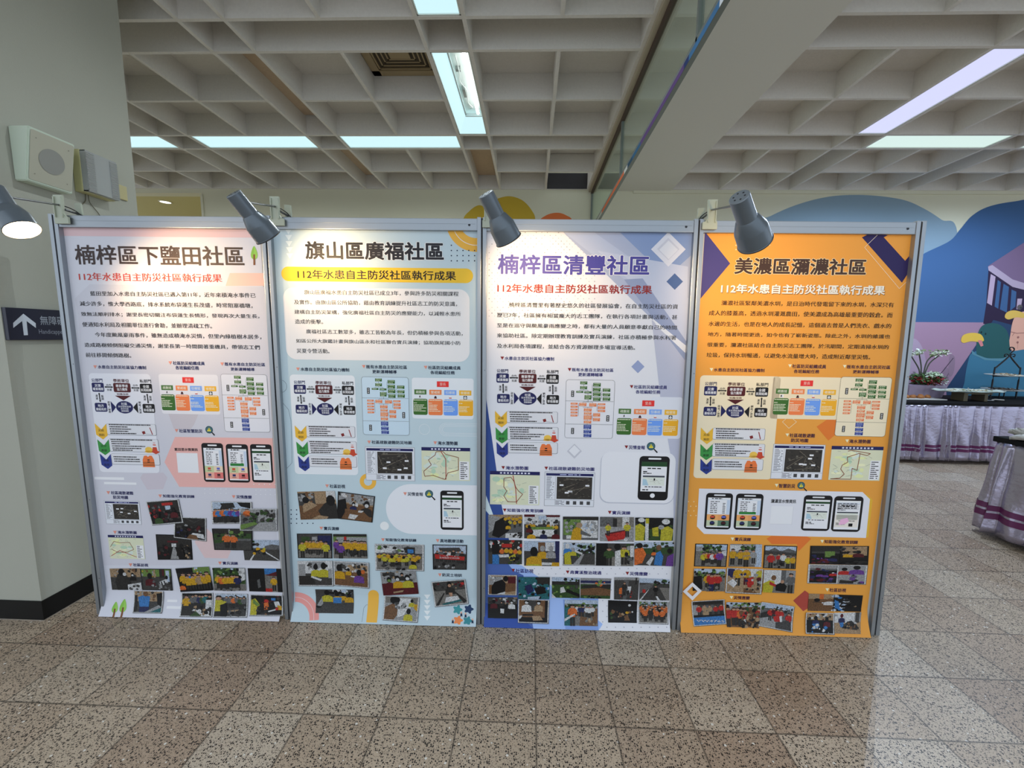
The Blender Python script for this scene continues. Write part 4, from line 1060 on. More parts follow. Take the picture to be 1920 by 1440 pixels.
shots(art, (160, 900), 4.8, P1, [
 ((635, 487, 955, 495, 970, 717, 655, 717), 'k', 'B:K,k,.5 R:0,0,1,.2,K R:.3,.22,.62,.30,m R:.42,.34,.56,.48,w T:.46,.5,.52,.5,.62,1,.36,1,G Z:0,.4,.36,.95,22,kkKdm Z:.6,.4,1,.95,22,kkKdN H:.68,.55,.13,k'),
 ((805, 330, 1088, 340, 1090, 548, 800, 515), 'w', 'B:K,k,.4 L:0 T:0,.2,.3,0,.34,0,0,.28,d T:.3,0,.6,.2,.62,.16,.34,0,d T:.6,.2,.9,0,.94,0,.62,.24,d Z:.05,.35,.95,.6,30,kKKdGm T:.5,.85,.6,.7,.95,.72,1,.95,w T:.4,1,.5,.78,.72,.8,.8,1,n Z:0,.6,.5,1,18,kkBK'),
 ((550, 193, 840, 170, 885, 380, 605, 402), 'w', 'B:K,k,.45 R:.46,.08,.82,.2,r R:.55,.22,.72,.4,S Z:0,.1,.45,.5,14,mdKgr Z:.4,.4,1,.9,24,kKkdm H:.25,.62,.16,e H:.8,.42,.15,m Z:0,.45,.3,.7,8,mkr'),
 ((1137, 190, 1500, 195, 1505, 385, 1148, 388), 'w', 'B:S,d,.55 T:.2,.05,.55,.02,.6,.25,.3,.35,K T:.65,0,1,0,1,.3,.75,.2,k T:.2,.3,.26,.1,.3,.3,.28,.6,K C:.02,.98,.32,.62,obobpbpbo Z:0,.75,1,1,10,kK'),
 ((1145, 433, 1510, 436, 1512, 630, 1168, 625), 'k', 'B:e,d,.45 R:0,0,1,.22,K R:.4,0,.44,.5,G R:.5,.2,1,.4,e Z:.1,.1,.9,.35,18,eKEk T:0,.5,.4,.45,.2,.65,0,.7,e R:.5,.45,1,.55,g P:.34,.2,.7,o P:.52,.24,.66,o'),
 ((1393, 252, 1727, 255, 1730, 452, 1398, 448), 'w', 'B:G,g,.6 T:0,.2,.3,.3,.5,.35,.5,.6,0,.65,g Z:.28,.2,.5,.6,20,Keek Z:.6,.05,.98,.6,34,KedeK T:0,.75,.4,.6,.5,.7,0,1,E T:.3,1,.55,.62,1,.6,1,1,G'),
 ((1415, 537, 1745, 540, 1750, 727, 1437, 718), 'n', 'B:S,d,.4 Z:0,.05,.4,.5,24,KkedK T:.6,.3,.8,.2,1,.25,1,.5,.6,.5,g R:.0,.45,1,1,d T:.62,.55,1,.95,1,1,.6,.6,w T:.14,1,.36,.5,.38,.5,.2,1,w Z:.3,.4,.6,.7,12,yYkKd'),
 ((222, 795, 495, 793, 515, 985, 245, 985), 'n', 'B:N,d,.4 Z:0,0,1,.4,26,NGdnK T:.25,.25,.5,.2,.68,.7,.55,1,.2,1,.15,.6,K O:.38,.16,.1,.18,k O:.48,.26,.06,.08,w H:.74,.28,.12,k,k,w T:.55,.75,1,.65,1,1,.55,1,w Z:.6,.75,.95,1,8,gGd'),
 ((498, 795, 775, 797, 792, 992, 520, 987), 'k', 'B:E,d,.35 Z:0,0,.5,.35,16,yEGn R:.42,0,.48,.4,N R:.62,0,.8,.4,K R:.72,0,.78,.3,m R:.84,.05,.96,.6,S H:.28,.32,.2,m T:.6,.6,.85,.45,.9,.65,.66,.8,w T:.64,.6,.68,.58,.72,.76,.68,.78,k T:.74,.55,.78,.53,.82,.72,.78,.74,k O:.86,.38,.05,.1,k Z:.3,.6,1,1,16,dKgG'),
 ((443, 990, 705, 997, 690, 1192, 432, 1188), 'w', 'B:N,d,.5 Z:0,0,1,.45,24,KGnNd R:0,.2,.1,1,K T:.12,.3,.3,.2,.56,.25,.54,.75,.2,.75,b R:.2,.75,.55,1,B O:.4,.12,.09,.14,n T:.4,1,1,.6,1,1,G T:.8,.1,1,.05,1,.75,.84,.6,k T:.6,1,1,.78,1,1,t'),
 ((818, 792, 1118, 775, 1160, 985, 868, 1000), 'n', 'B:K,k,.35 R:.5,0,1,.3,E Z:.5,0,1,.4,14,EeyS R:0,0,.5,.2,k C:.1,.98,.2,.75,ybyyy C:.2,.9,.3,.7,yyNy O:.1,.85,.1,.12,o R:0,.92,1,1,k'),
 ((1152, 785, 1442, 788, 1455, 990, 1168, 988), 'n', 'B:e,c,.7 Z:0,0,.8,.35,40,eEkSeE R:.82,0,1,.5,w Z:.8,.1,1,.6,8,kGw C:.1,.75,.3,.62,yoyyyy P:.76,.3,.66,B Z:.0,.85,1,1,10,kgc'),
 ((1462, 792, 1762, 797, 1778, 1008, 1478, 1000), 'n', 'B:k,k,.5 R:.5,0,.86,1,c R:.5,0,.86,.25,b T:.5,.3,.86,.12,.86,.32,m R:.5,.85,.7,1,r P:.76,.34,.6,y T:.26,.5,.34,.45,.36,.8,.28,.85,g R:.86,0,1,1,k'),
 ((868, 1012, 1150, 1012, 1140, 1228, 850, 1225), 'w', 'B:d,K,.3 R:0,0,1,.1,k P:.14,.1,.8,y T:.2,.3,.36,.36,.34,.4,.2,.4,N C:.3,.98,.06,.66,ggBetk R:.8,.3,1,.7,w T:.4,.7,.9,.9,1,1,.7,1,.36,.78,w Z:.3,.6,1,1,24,kwNK T:.3,1,.5,.8,.7,1,e'),
 ((1170, 1018, 1462, 1022, 1455, 1230, 1152, 1228), 'w', 'B:S,d,.22 R:0,.15,1,.5,d Z:.5,0,1,.3,12,KdgS C:.3,.98,.1,.55,ggogeg P:.1,.06,1.2,Y T:.14,.3,.36,.34,.34,.4,.14,.42,Y T:.16,.5,.34,.42,.4,.7,.4,1,.2,1,k T:.4,.75,.78,.7,.7,.8,.42,.82,N Z:.4,.6,1,1,14,kdKg'),
 ((1487, 1027, 1778, 1035, 1780, 1215, 1478, 1215), 'w', 'B:k,k,.5 Z:.3,0,1,.5,20,kKdm R:.66,.12,.8,.26,b T:0,.25,.14,.16,.3,.5,.2,.7,.2,1,0,1,Y T:.08,.2,.3,.5,.2,.56,.06,.4,E O:.5,.3,.08,.1,r T:.42,.4,.56,.36,.6,.7,.44,.75,o T:.74,.32,.9,.3,.98,.6,.8,.6,w T:.86,.5,1,.55,1,.75,.86,.75,y T:.56,.8,.84,.68,.86,.74,.58,.86,w T:.8,.64,.9,.62,.88,.76,.8,.76,r Z:.2,.6,.6,1,14,kKnd')])

# ================================================================ pale blue poster
art, P2, s0, s1, z1 = poster('blue', 1, (526, 700), (895, 531), 'pale blue poster with a yellow pill-shaped banner under its title')
LB = pc(168, 184, 191)
SHEET = bg_sheet(art, P2, s0, s1, z1, LB)
A = Art(sheet, sheet_pix)
DOT = pc(24, 40, 64); OCH = pc(208, 158, 62); PINK = pc(204, 136, 130)
for i in range(5):
    y = 434 + i * 11.5; x = 540.5 + i * .7
    A.poly([(x - 6.5, y - 5), (x + 6.5, y - 5), (x + .3, y + 5.5)], pc(196, 206, 212), 3)
    y = 1119 + i * 10; x = 801
    A.poly([(x - 6.2, y - 4.2), (x + 6.2, y - 4.2), (x, y + 4.6)], pc(205, 212, 218), 5)
ca, cb = sheet_pix(892, 414)                         # ochre arc at the top right, cut by the sheet's edge
k = abs(sheet_pix(892, 420)[0] - sheet_pix(882, 420)[0]) / 10
def arc(A, ca, cb, r0, r1, t0, t1, col, lay, amax, bmax, n=40):
    for i in range(n):
        th = [math.radians(t0 + (t1 - t0) * (i + j) / n) for j in (0, 1)]
        q = [(ca + r * math.cos(t), cb + r * math.sin(t)) for r, t in ((r0, th[0]), (r1, th[0]), (r1, th[1]), (r0, th[1]))]
        q = [(min(max(x, s0), amax), min(y, bmax)) for x, y in q]
        if abs(q[0][0] - q[1][0]) + abs(q[0][1] - q[1][1]) > 1e-5 or abs(q[2][0] - q[3][0]) + abs(q[2][1] - q[3][1]) > 1e-5: A.face(q, col, lay)
arc(A, ca, cb, 31 * k, 56 * k, 180, 290, OCH, 4, s1, z1)
arc(A, ca, cb, 43.6 * k, 44.6 * k, 180, 290, WHT, 5, s1, z1)
for i in range(5):
    for j in range(4):
        if j > 0 or i == 0: A.ell(846.3 + i * 10.9, 460 + j * 9.7, 1.25, DOT, 6, 10)
for i in range(5):
    for j in range(4):
        if (i < 2) or j == 3 or (j == 2 and i > 2): A.ell(546 + i * 10.2, 956 + j * 8.4, 1.2, DOT, 4, 10)
a0, b0 = sheet_pix(526, 500); a1, b1 = sheet_pix(887, 531)
A.rr_ab(a0 + .002, min(b0, b1), a1, min(b0, b1) + .066, .033, pc(216, 170, 48), 6, 10)
a0, b0 = sheet_pix(541.5, 662); a1, b1 = sheet_pix(880.5, 541)
A.rr_ab(a0 - .012, b0 - .030, a1, b1 - .004, .05, pc(206, 204, 204), 6, 8)
A.rrect(543, 702, 672, 891, .018, pc(200, 204, 212), 6)
A.rrect(772, 708, 888, 786.5, .012, pc(200, 204, 210), 6)
for x0, y0, x1, y1 in ((536, 708, 545, 748),):       # thin drawn outlines by the left edge
    c_, d_ = sheet_pix(526, 724); A.ring(c_ - .0, d_, .030, .0312, -85, 70, DOT, 4, 16)
c_, d_ = sheet_pix(524, 800); 
A.outline([sheet_pix(530, 755), sheet_pix(541, 768), sheet_pix(546, 790), sheet_pix(547.5, 850), sheet_pix(547.5, 868), sheet_pix(538, 878)], .0012, DOT, 4, False)
a_, b_ = sheet_pix(795.7, 805); A.ring(a_, b_, .0250, .0262, 0, 360, WHT, 4, 32)
for r in (30, 23, 16):
    a_, b_ = sheet_pix(836, 805.5); rr = r * .00102
    A.ring(a_, b_, rr, rr + .0012, 90, 270, WHT, 4, 18)
    A.face([(a_, b_ + rr), (s1, b_ + rr), (s1, b_ + rr + .0012), (a_, b_ + rr + .0012)], WHT, 4); A.face([(a_, b_ - rr - .0012), (s1, b_ - rr - .0012), (s1, b_ - rr), (a_, b_ - rr)], WHT, 4)
a_, b_ = sheet_pix(690, 903); A.ring(a_, b_, .0205, .041, 0, 360, OCH, 5, 36)
a0, b0 = sheet_pix(725, 1000); a1, b1 = sheet_pix(893, 910)
R = (b1 - b0) / 2
A.face([(a0 + R + R * math.cos(math.radians(90 + 180 * i / 20)), (b0 + b1) / 2 + R * math.sin(math.radians(90 + 180 * i / 20))) for i in range(21)] + [(s1, b0), (s1, b1)], pc(202, 204, 212), 6)
a_, b_ = sheet_pix(721, 986); A.ell_ab(a_, b_, .0225, .0225, pc(206, 210, 216), 5, 24)
def clipz(pts): return [(max(s0, p[0]), max(p[1], .004)) for p in pts]
a_, b_ = sheet_pix(549, 1166)                        # pink arch at the bottom left
for i in range(16):
    t = [math.radians(92 - 88 * (i + j) / 16) for j in (0, 1)]
    A.face(clipz([(a_ + r * math.cos(x) * .98, .004 + r * math.sin(x)) for r, x in ((.086, t[0]), (.135, t[0]), (.135, t[1]), (.086, t[1]))]), PINK, 4)
    A.face(clipz([(a_ + r * math.cos(x) * .98, .004 + r * math.sin(x)) for r, x in ((.108, t[0]), (.1095, t[0]), (.1095, t[1]), (.108, t[1]))]), WHT, 5)
a0, b0 = sheet_pix(690, 1106); a1, b1 = sheet_pix(710, 1106)
A.face([(a0, .004), (a1, .004)] + [((a0 + a1) / 2 + (a1 - a0) / 2 * math.cos(math.radians(180 * i / 14)), b0 - .026 + .026 * math.sin(math.radians(180 * i / 14))) for i in range(15)], OCH, 5)
A.outline([(a0 - .022, .006), (a0 - .020, .07), (a0 - .008, .085), (a0 + .006, .085)], .0011, DOT, 4, False)
A.build_into(SHEET, CUTS)
A = Art(sheet, sheet_pix)                            # jigsaw pieces with small figures
for x, y, c in ((858, 1143, pc(52, 128, 132)), (879, 1142, pc(30, 52, 84)), (859, 1163, pc(224, 122, 70)), (877, 1164, pc(50, 120, 128))):
    pts = []
    for i in range(24):
        t = i / 24 * 2 * math.pi; r = 7.6 + 1.9 * math.cos(5 * t); pts.append((x + r * math.cos(t), min(y + r * .98 * math.sin(t), 1171)))
    A.poly(pts, c, 8)
for x, y in ((865, 1150), (873, 1152), (849, 1163), (886, 1163)):
    A.poly([(x - 1.5, y), (x + 1.5, y), (x + 2, y + 6), (x, y + 5), (x - 2, y + 6)], DOT, 10); A.ell(x, y - 1.6, 1.5, pc(205, 150, 120), 10, 8)
A.build('jigsaw_drawing', P2, None, CUTS)
heading(art, 'title_text', '旗山區廣福社區', 571.5, 452, 832.5, 489, pc(30, 30, 36), P2, .03, pc(206, 208, 214), .065)
heading(art, 'subtitle_text', SUB, 557.5, 505.2, 855, 526, pc(30, 24, 22), P2, .018)
body(art, (500, 400), 4.571, [('旗山區廣福水患自主防災社區已成立3年，參與許多防災相關課程', 322, 655, 1645, 712), ('及實作。由旗山區公所協助，藉由教育訓練提升社區志工的防災意識，', 235, 740, 1615, 798), ('建構自主防災架構，強化廣福社區自主防災的應變能力，以減輕水患所', 238, 825, 1663, 882),
     ('造成的衝擊。', 243, 907, 468, 950), ('廣福社區志工數眾多，雖志工皆較為年長，但仍積極參與各項活動，', 338, 993, 1662, 1050), ('如區公所大旗鑑計畫與旗山區永和社區聯合實兵演練；協助旗尾國小防', 252, 1075, 1662, 1132), ('災夏令營活動。', 257, 1158, 522, 1201)], P2, INK)
DK = pc(18, 30, 52)
for c in (('水患自主防災社區協力機制', 563.3, 688.8, 655, 697), ('既有水患自主防災社區', 686.7, 684, 763.3, 692.3), ('更新運轉輔導', 698.1, 693.3, 744, 700.8, 0), ('社區防災組織成員', 802.7, 685.6, 863.8, 693.5), ('各班編組任務', 806.9, 694.8, 852.9, 702.4, 0),
          ('社區疏散避難防災地圖', 696.7, 825.6, 772.1, 833.5), ('淹水潛勢圖', 820.6, 827.1, 858.1, 835), ('社區訪視', 617.9, 907.9, 647.5, 915.6), ('災情查報', 764.2, 922.5, 793.5, 930.2), ('實兵演練', 607.1, 987.1, 636, 994.5), ('知能強化教育訓練', 722.7, 1008.8, 781, 1016.2), ('異地觀摩活動', 825.2, 1010.4, 869, 1018.1), ('防災士培訓', 829.4, 1074.6, 865.8, 1081.8)):
    caption(art, *c[:5], DK, TRI, P2, len(c) < 6)
cooperation_chart(art, (550.8, 721.0), (666.9, 777.7), P2)
step_chart(art, (552.7, 797.5), (670, 876.7), P2)
task_chart(art, (776.9, 729.8), (887.1, 780.2), P2)
flow_chart(art, (677.7, 706.3), (767.9, 816.3), P2, pc(176, 194, 206))
magnifier(art, 804.6, 925.8, 7.6, P2)
phone(art, 825.6, 919.4, 869.6, 993.8, 'form', P2)
evac_map(art, 685.2, 838.1, 777.5, 901.3, 3, P2)
flood_map(art, 790.2, 838.1, 881.5, 901.7, 4, P2, [(30, 9), (44, 8), (50, 14), (76, 20), (76, 46), (54, 52), (48, 66), (24, 58), (6, 60), (4, 50), (20, 36), (14, 26), (28, 16), (30, 9)], [(40, 8), (50, 24), (50, 66)])
shots(art, (520, 900), 4.8, P2, [
 ((180, 105, 518, 97, 550, 345, 213, 355), 'n', 'B:N,n,.45 R:0,.05,.45,.5,d Z:.02,.05,.4,.4,26,GNKnd R:.45,.05,.75,.4,N R:.76,0,1,.3,w T:.1,.5,.24,.3,.5,.5,.35,.6,.1,.75,N O:.2,.3,.09,.12,k T:.3,.7,.6,.5,.8,.5,.8,1,0,1,0,.85,n T:.68,.45,.86,.3,1,.5,1,1,.6,1,.5,.7,K O:.86,.34,.12,.2,k T:.5,.85,.75,.92,.7,1,.3,.98,N'),
 ((547, 100, 882, 145, 858, 382, 538, 345), 'k', 'B:N,n,.4 R:0,0,1,.35,G Z:0,0,1,.4,34,KGNdnw T:0,.3,.2,.2,.25,.6,.1,1,0,1,k H:.44,.38,.12,B,k,w H:.82,.34,.2,K,k,w T:.2,.6,.7,.6,1,.9,1,1,.2,1,n T:.35,.78,.6,.8,.5,.98,.3,.96,w T:.6,.6,.75,.6,.7,.68,.58,.68,w'),
 ((178, 480, 495, 480, 498, 703, 190, 700), 'k', 'B:d,c,.7 R:.1,.1,.35,.6,e R:.6,.05,1,.7,B R:.42,.1,.58,.5,G C:.2,.75,.25,.6,yyyyy P:.12,.3,.68,Y P:.84,.3,.72,Y R:.3,.58,.7,.64,N'),
 ((505, 483, 805, 485, 815, 703, 510, 700), 'n', 'B:E,c,.3 R:0,0,1,.1,K R:.1,.12,1,.34,G R:.32,.1,.4,.3,r C:.3,1,.26,.62,yyyyyyy P:.1,.22,.6,p P:.22,.36,.66,p Z:.3,.7,.7,.9,10,kKg'),
 ((185, 725, 498, 722, 508, 948, 195, 945), 'w', 'B:w,d,.5 R:0,.1,.2,.7,G R:.3,0,.8,.3,G Z:.3,.02,.9,.3,16,KwGd T:0,.6,.4,.6,.5,.95,0,1,K H:.52,.22,.17,Y H:.76,.18,.2,Y T:.4,.6,.7,.75,.66,.82,.36,.66,w R:.9,.3,1,.7,G'),
 ((510, 722, 825, 740, 828, 968, 515, 940), 'w', 'B:G,n,.4 R:.4,.1,1,.4,N Z:.1,.05,1,.4,30,KGNwd T:.1,.62,.9,.5,1,.9,.3,1,n H:.14,.24,.2,y H:.42,.3,.1,y H:.74,.4,.18,p T:.5,.55,.62,.56,.6,.62,.48,.6,w O:.86,.36,.06,.09,o'),
 ((342, 983, 685, 985, 685, 1200, 345, 1195), 'n', 'B:d,d,.5 R:.45,0,.85,.2,w Z:.4,0,1,.2,16,kekS H:.3,.14,.17,Y H:.56,.2,.15,y H:.88,.26,.13,y H:.72,.22,.11,y R:.46,.36,.68,.6,b T:.02,.72,.16,.36,.2,.62,.1,.78,G O:.08,.74,.08,.06,k'),
 ((878, 572, 1320, 580, 1318, 815, 885, 808), 'w', 'B:G,c,.35 R:0,.05,.6,.3,w Z:0,.05,.7,.3,24,GgwKE R:.66,.08,.84,.34,K R:.68,.16,.81,.32,b R:0,.34,1,.4,d C:.02,.95,.34,.34,yYyyYyyYyy C:.1,.9,.42,.42,YyyYy H:.34,.46,.09,Y H:.6,.48,.08,Y H:.8,.7,.1,Y Z:.1,.75,.7,1,18,kgdK'),
 ((1398, 578, 1708, 583, 1705, 805, 1402, 802), 'k', 'B:S,d,.35 T:.15,.1,.8,.08,.86,.22,.6,.3,.2,.26,d C:.05,.95,.2,.5,KgKwKgK T:.03,.36,.97,.46,.95,.62,.05,.56,r Z:.1,.42,.8,.45,14,wG,.02 X:.2,.48,.78,.55,異地觀摩交流活動,w Z:0,.7,1,.95,12,kGKd'),
 ((928, 822, 1248, 810, 1275, 1020, 958, 1035), 'n', 'B:G,m,.5 R:.05,.05,.4,.3,d Z:.0,.0,.5,.3,20,KNGd Z:.7,0,1,.5,10,kdG H:.22,.34,.16,m,k,E H:.46,.3,.17,y,k,w H:.6,.14,.11,K,k,s H:.74,.28,.18,Y,k,w T:.3,.85,.6,.8,.56,.88,.3,.92,N'),
 ((968, 1035, 1278, 1050, 1260, 1275, 950, 1250), 'w', 'B:c,G,.3 R:.4,.05,.8,.5,w T:.0,.5,.25,.3,.5,.6,.3,1,0,1,n O:.3,.15,.16,.2,k Z:.3,.3,.6,.6,14,kgGd T:.4,.55,.7,.5,.6,.8,.4,.9,w H:.82,.16,.11,Y H:.74,.62,.16,Y T:.9,.3,1,.3,1,.6,.9,.5,y'),
 ((1388, 912, 1690, 887, 1720, 1105, 1420, 1133), 'w', 'B:d,c,.4 Z:0,0,1,.35,26,rkKdmN T:0,1,.3,.5,.34,.5,.1,1,K T:.9,1,.66,.5,.7,.5,1,.9,K H:.52,.14,.18,K,k,s T:.46,.5,.58,.5,.56,.72,.5,.72,s T:.3,.9,.36,.68,.74,.66,.78,.86,w T:.2,.95,.8,.82,.84,.9,.26,1,t')])

# ================================================================ dark blue and white poster
art, P3, s0, s1, z1 = poster('navy', 2, (911, 557), (1291, 568), 'white and dark blue poster with diamonds and a violet title')
SHEET = bg_sheet(art, P3, s0, s1, z1, pc(200, 200, 205))
A = Art(sheet, sheet_pix)
for i in range(34):                                  # dotted corner
    for j in range(22):
        x, y = 912 + j * 10.4 + (i % 2) * 5.2, 436 + i * 5.4
        if x - 912 < 150 + i * 6.2 and x < 1120 and i < 31 and rnd.random() < .82:
            A.ell(x, y, rnd.uniform(.8, 1.35), rnd.choice((pc(150, 150, 160), pc(160, 160, 168), pc(176, 176, 182))), 2, 8)
b_ = lambda x, y: (min(max(sheet_pix(x, y)[0], s0), s1), min(sheet_pix(x, y)[1], z1))
def pz(pts, c, l): A.face([b_(*p) for p in pts], c, l)
pz([(1053, 425), (1310, 425), (1310, 700), (1288, 660)], pc(150, 158, 180), 3)
pz([(1160, 425), (1310, 425), (1310, 478), (1250, 520)], pc(118, 136, 172), 4)
pz([(1053, 425), (1110, 425), (1310, 560), (1310, 640), (1230, 570)], pc(160, 168, 188), 4.5)
pz([(1120, 470), (1290, 500), (1310, 640), (1200, 545)], pc(170, 176, 194), 4.8)
pz([(1170, 524), (1205, 522), (1310, 640), (1310, 676)], pc(130, 140, 168), 5)
pz([(1222, 600), (1292, 650), (1292, 1000), (1262, 880), (1238, 745)], pc(166, 168, 184), 3.5)
pz([(1222, 596), (1296, 648), (1296, 662), (1232, 612)], pc(204, 204, 210), 6)
pz([(905, 745), (911, 742), (940, 945), (968, 1075), (940, 1090), (905, 1060)], pc(44, 68, 128), 3)
pz([(905, 925), (911, 928), (925, 966), (918, 966), (905, 955)], pc(190, 204, 220), 4)
pz([(905, 1010), (952, 1056), (1006, 1080), (1006, 1192), (905, 1192)], pc(64, 88, 146), 3.2)
pz([(952, 1056), (978, 1060), (1130, 1170), (1122, 1192), (1000, 1185), (985, 1100)], pc(140, 164, 208), 3.4)
pz([(1055, 1118), (1122, 1120), (1122, 1192), (1060, 1190)], pc(112, 138, 190), 3.6)
pz([(905, 1130), (960, 1140), (1000, 1190), (905, 1190)], pc(44, 70, 140), 3.8)
for i in range(12):
    for j in range(16):
        x, y = 1002 + j * 16 + (i % 2) * 8, 1066 + i * 10
        if (x > 1125 or y < 1080) and x < 1258 and y < 1180: A.ell(x, y, 1.2, pc(160, 160, 170), 4, 8)
def diamond(x, y, r, c, l): A.poly([(x, y - r), (x + r, y), (x, y + r), (x - r, y)], c, l)
diamond(1253, 467.5, 32.5, pc(196, 196, 204), 7); diamond(1253, 467, 21, pc(182, 182, 192), 8); diamond(1253.5, 468.5, 17.5, pc(200, 200, 206), 9)
diamond(1265, 528, 15.5, pc(66, 90, 134), 7); diamond(1196, 687.5, 12.3, pc(130, 142, 176), 7); diamond(1077, 846, 14, pc(176, 176, 184), 5); diamond(1077, 845, 10.5, pc(204, 204, 210), 7)
A.rrect(1222, 744, 1275, 823, .012, pc(196, 198, 206), 6)
A.rrect(1127, 848, 1262, 946, .045, pc(170, 172, 182), 6.5); A.rrect(1128.5, 846.5, 1262, 944, .045, pc(204, 204, 210), 7)
A.build_into(SHEET, CUTS)
heading(art, 'title_text', '楠梓區清豐社區', 933.2, 476.6, 1217, 517, pc(66, 62, 134), P3, .026, pc(214, 214, 218), .06)
heading(art, 'subtitle_text', SUB, 932.5, 531.7, 1222.2, 551.8, pc(132, 36, 32), P3, .022)
body(art, (890, 400), 4.465, [('楠梓區清豐里有著歷史悠久的社區發展協會，在自主防災社區的資', 287, 745, 1700, 803), ('歷已7年，社區擁有相當龐大的志工團隊，在執行各項計畫與活動，甚', 188, 832, 1695, 890), ('至是在巡守與颱風豪雨應變之時，都有大量的人員願意奉獻自己的時間', 187, 918, 1690, 976),
     ('來協助社區。除定期辦理教育訓練及實兵演練，社區亦積極參與水利署', 187, 1003, 1685, 1062), ('及水利局各項課程，並結合各方資源辦理多場宣導活動。', 187, 1090, 1322, 1145)], P3, INK)
TR3 = pc(118, 28, 30); NV = pc(36, 32, 92)
for c in (('水患自主防災社區協力機制', 946.4, 668.2, 1038.9, 676.6), ('既有水患自主防災社區', 1072.5, 689.7, 1150, 697.7), ('更新運轉輔導', 1084.3, 698.7, 1130, 706.3, 0), ('社區防災組織成員', 1188.7, 721.8, 1250.5, 729.9), ('各班編組任務', 1192, 731, 1238, 738.8, 0), ('災情查報', 1179, 834.8, 1209.2, 842.9),
          ('淹水潛勢圖', 948.1, 873.5, 990.5, 881.5), ('社區疏散避難防災地圖', 1028.8, 874.6, 1114.3, 883.3), ('知能強化教育訓練', 950.9, 953.1, 1018.7, 961.3), ('實兵演練', 1147.8, 957.4, 1181.6, 965.4), ('社區訪視', 966.9, 1066, 1000, 1074.6), ('典寶溪整治疏通', 1068.9, 1069.2, 1127.5, 1077.5), ('災情應變', 1180.8, 1071.6, 1214.1, 1079.7)):
    caption(art, *c[:5], NV, TR3, P3, len(c) < 6)
cooperation_chart(art, (930.9, 699.8), (1047.8, 757.9), P3)
step_chart(art, (928.1, 770.2), (1045.4, 851.1), P3)
task_chart(art, (1160.1, 765.9), (1269.9, 817.5), P3)
flow_chart(art, (1061.7, 711.7), (1148.3, 822.5), P3)
magnifier(art, 1220.6, 836.6, 8, P3)
phone(art, 1199.3, 854.8, 1251.1, 938.3, 'home', P3)
flood_map(art, 919, 882.8, 1011, 947.3, 5, P3, [(28, 14), (42, 12), (48, 20), (52, 32), (58, 40), (66, 46), (54, 62), (36, 62), (28, 50), (34, 40), (28, 32), (28, 14)], [(46, 8), (52, 36), (54, 66)])
evac_map(art, 1022.4, 884.9, 1112.3, 949.5, 6, P3)
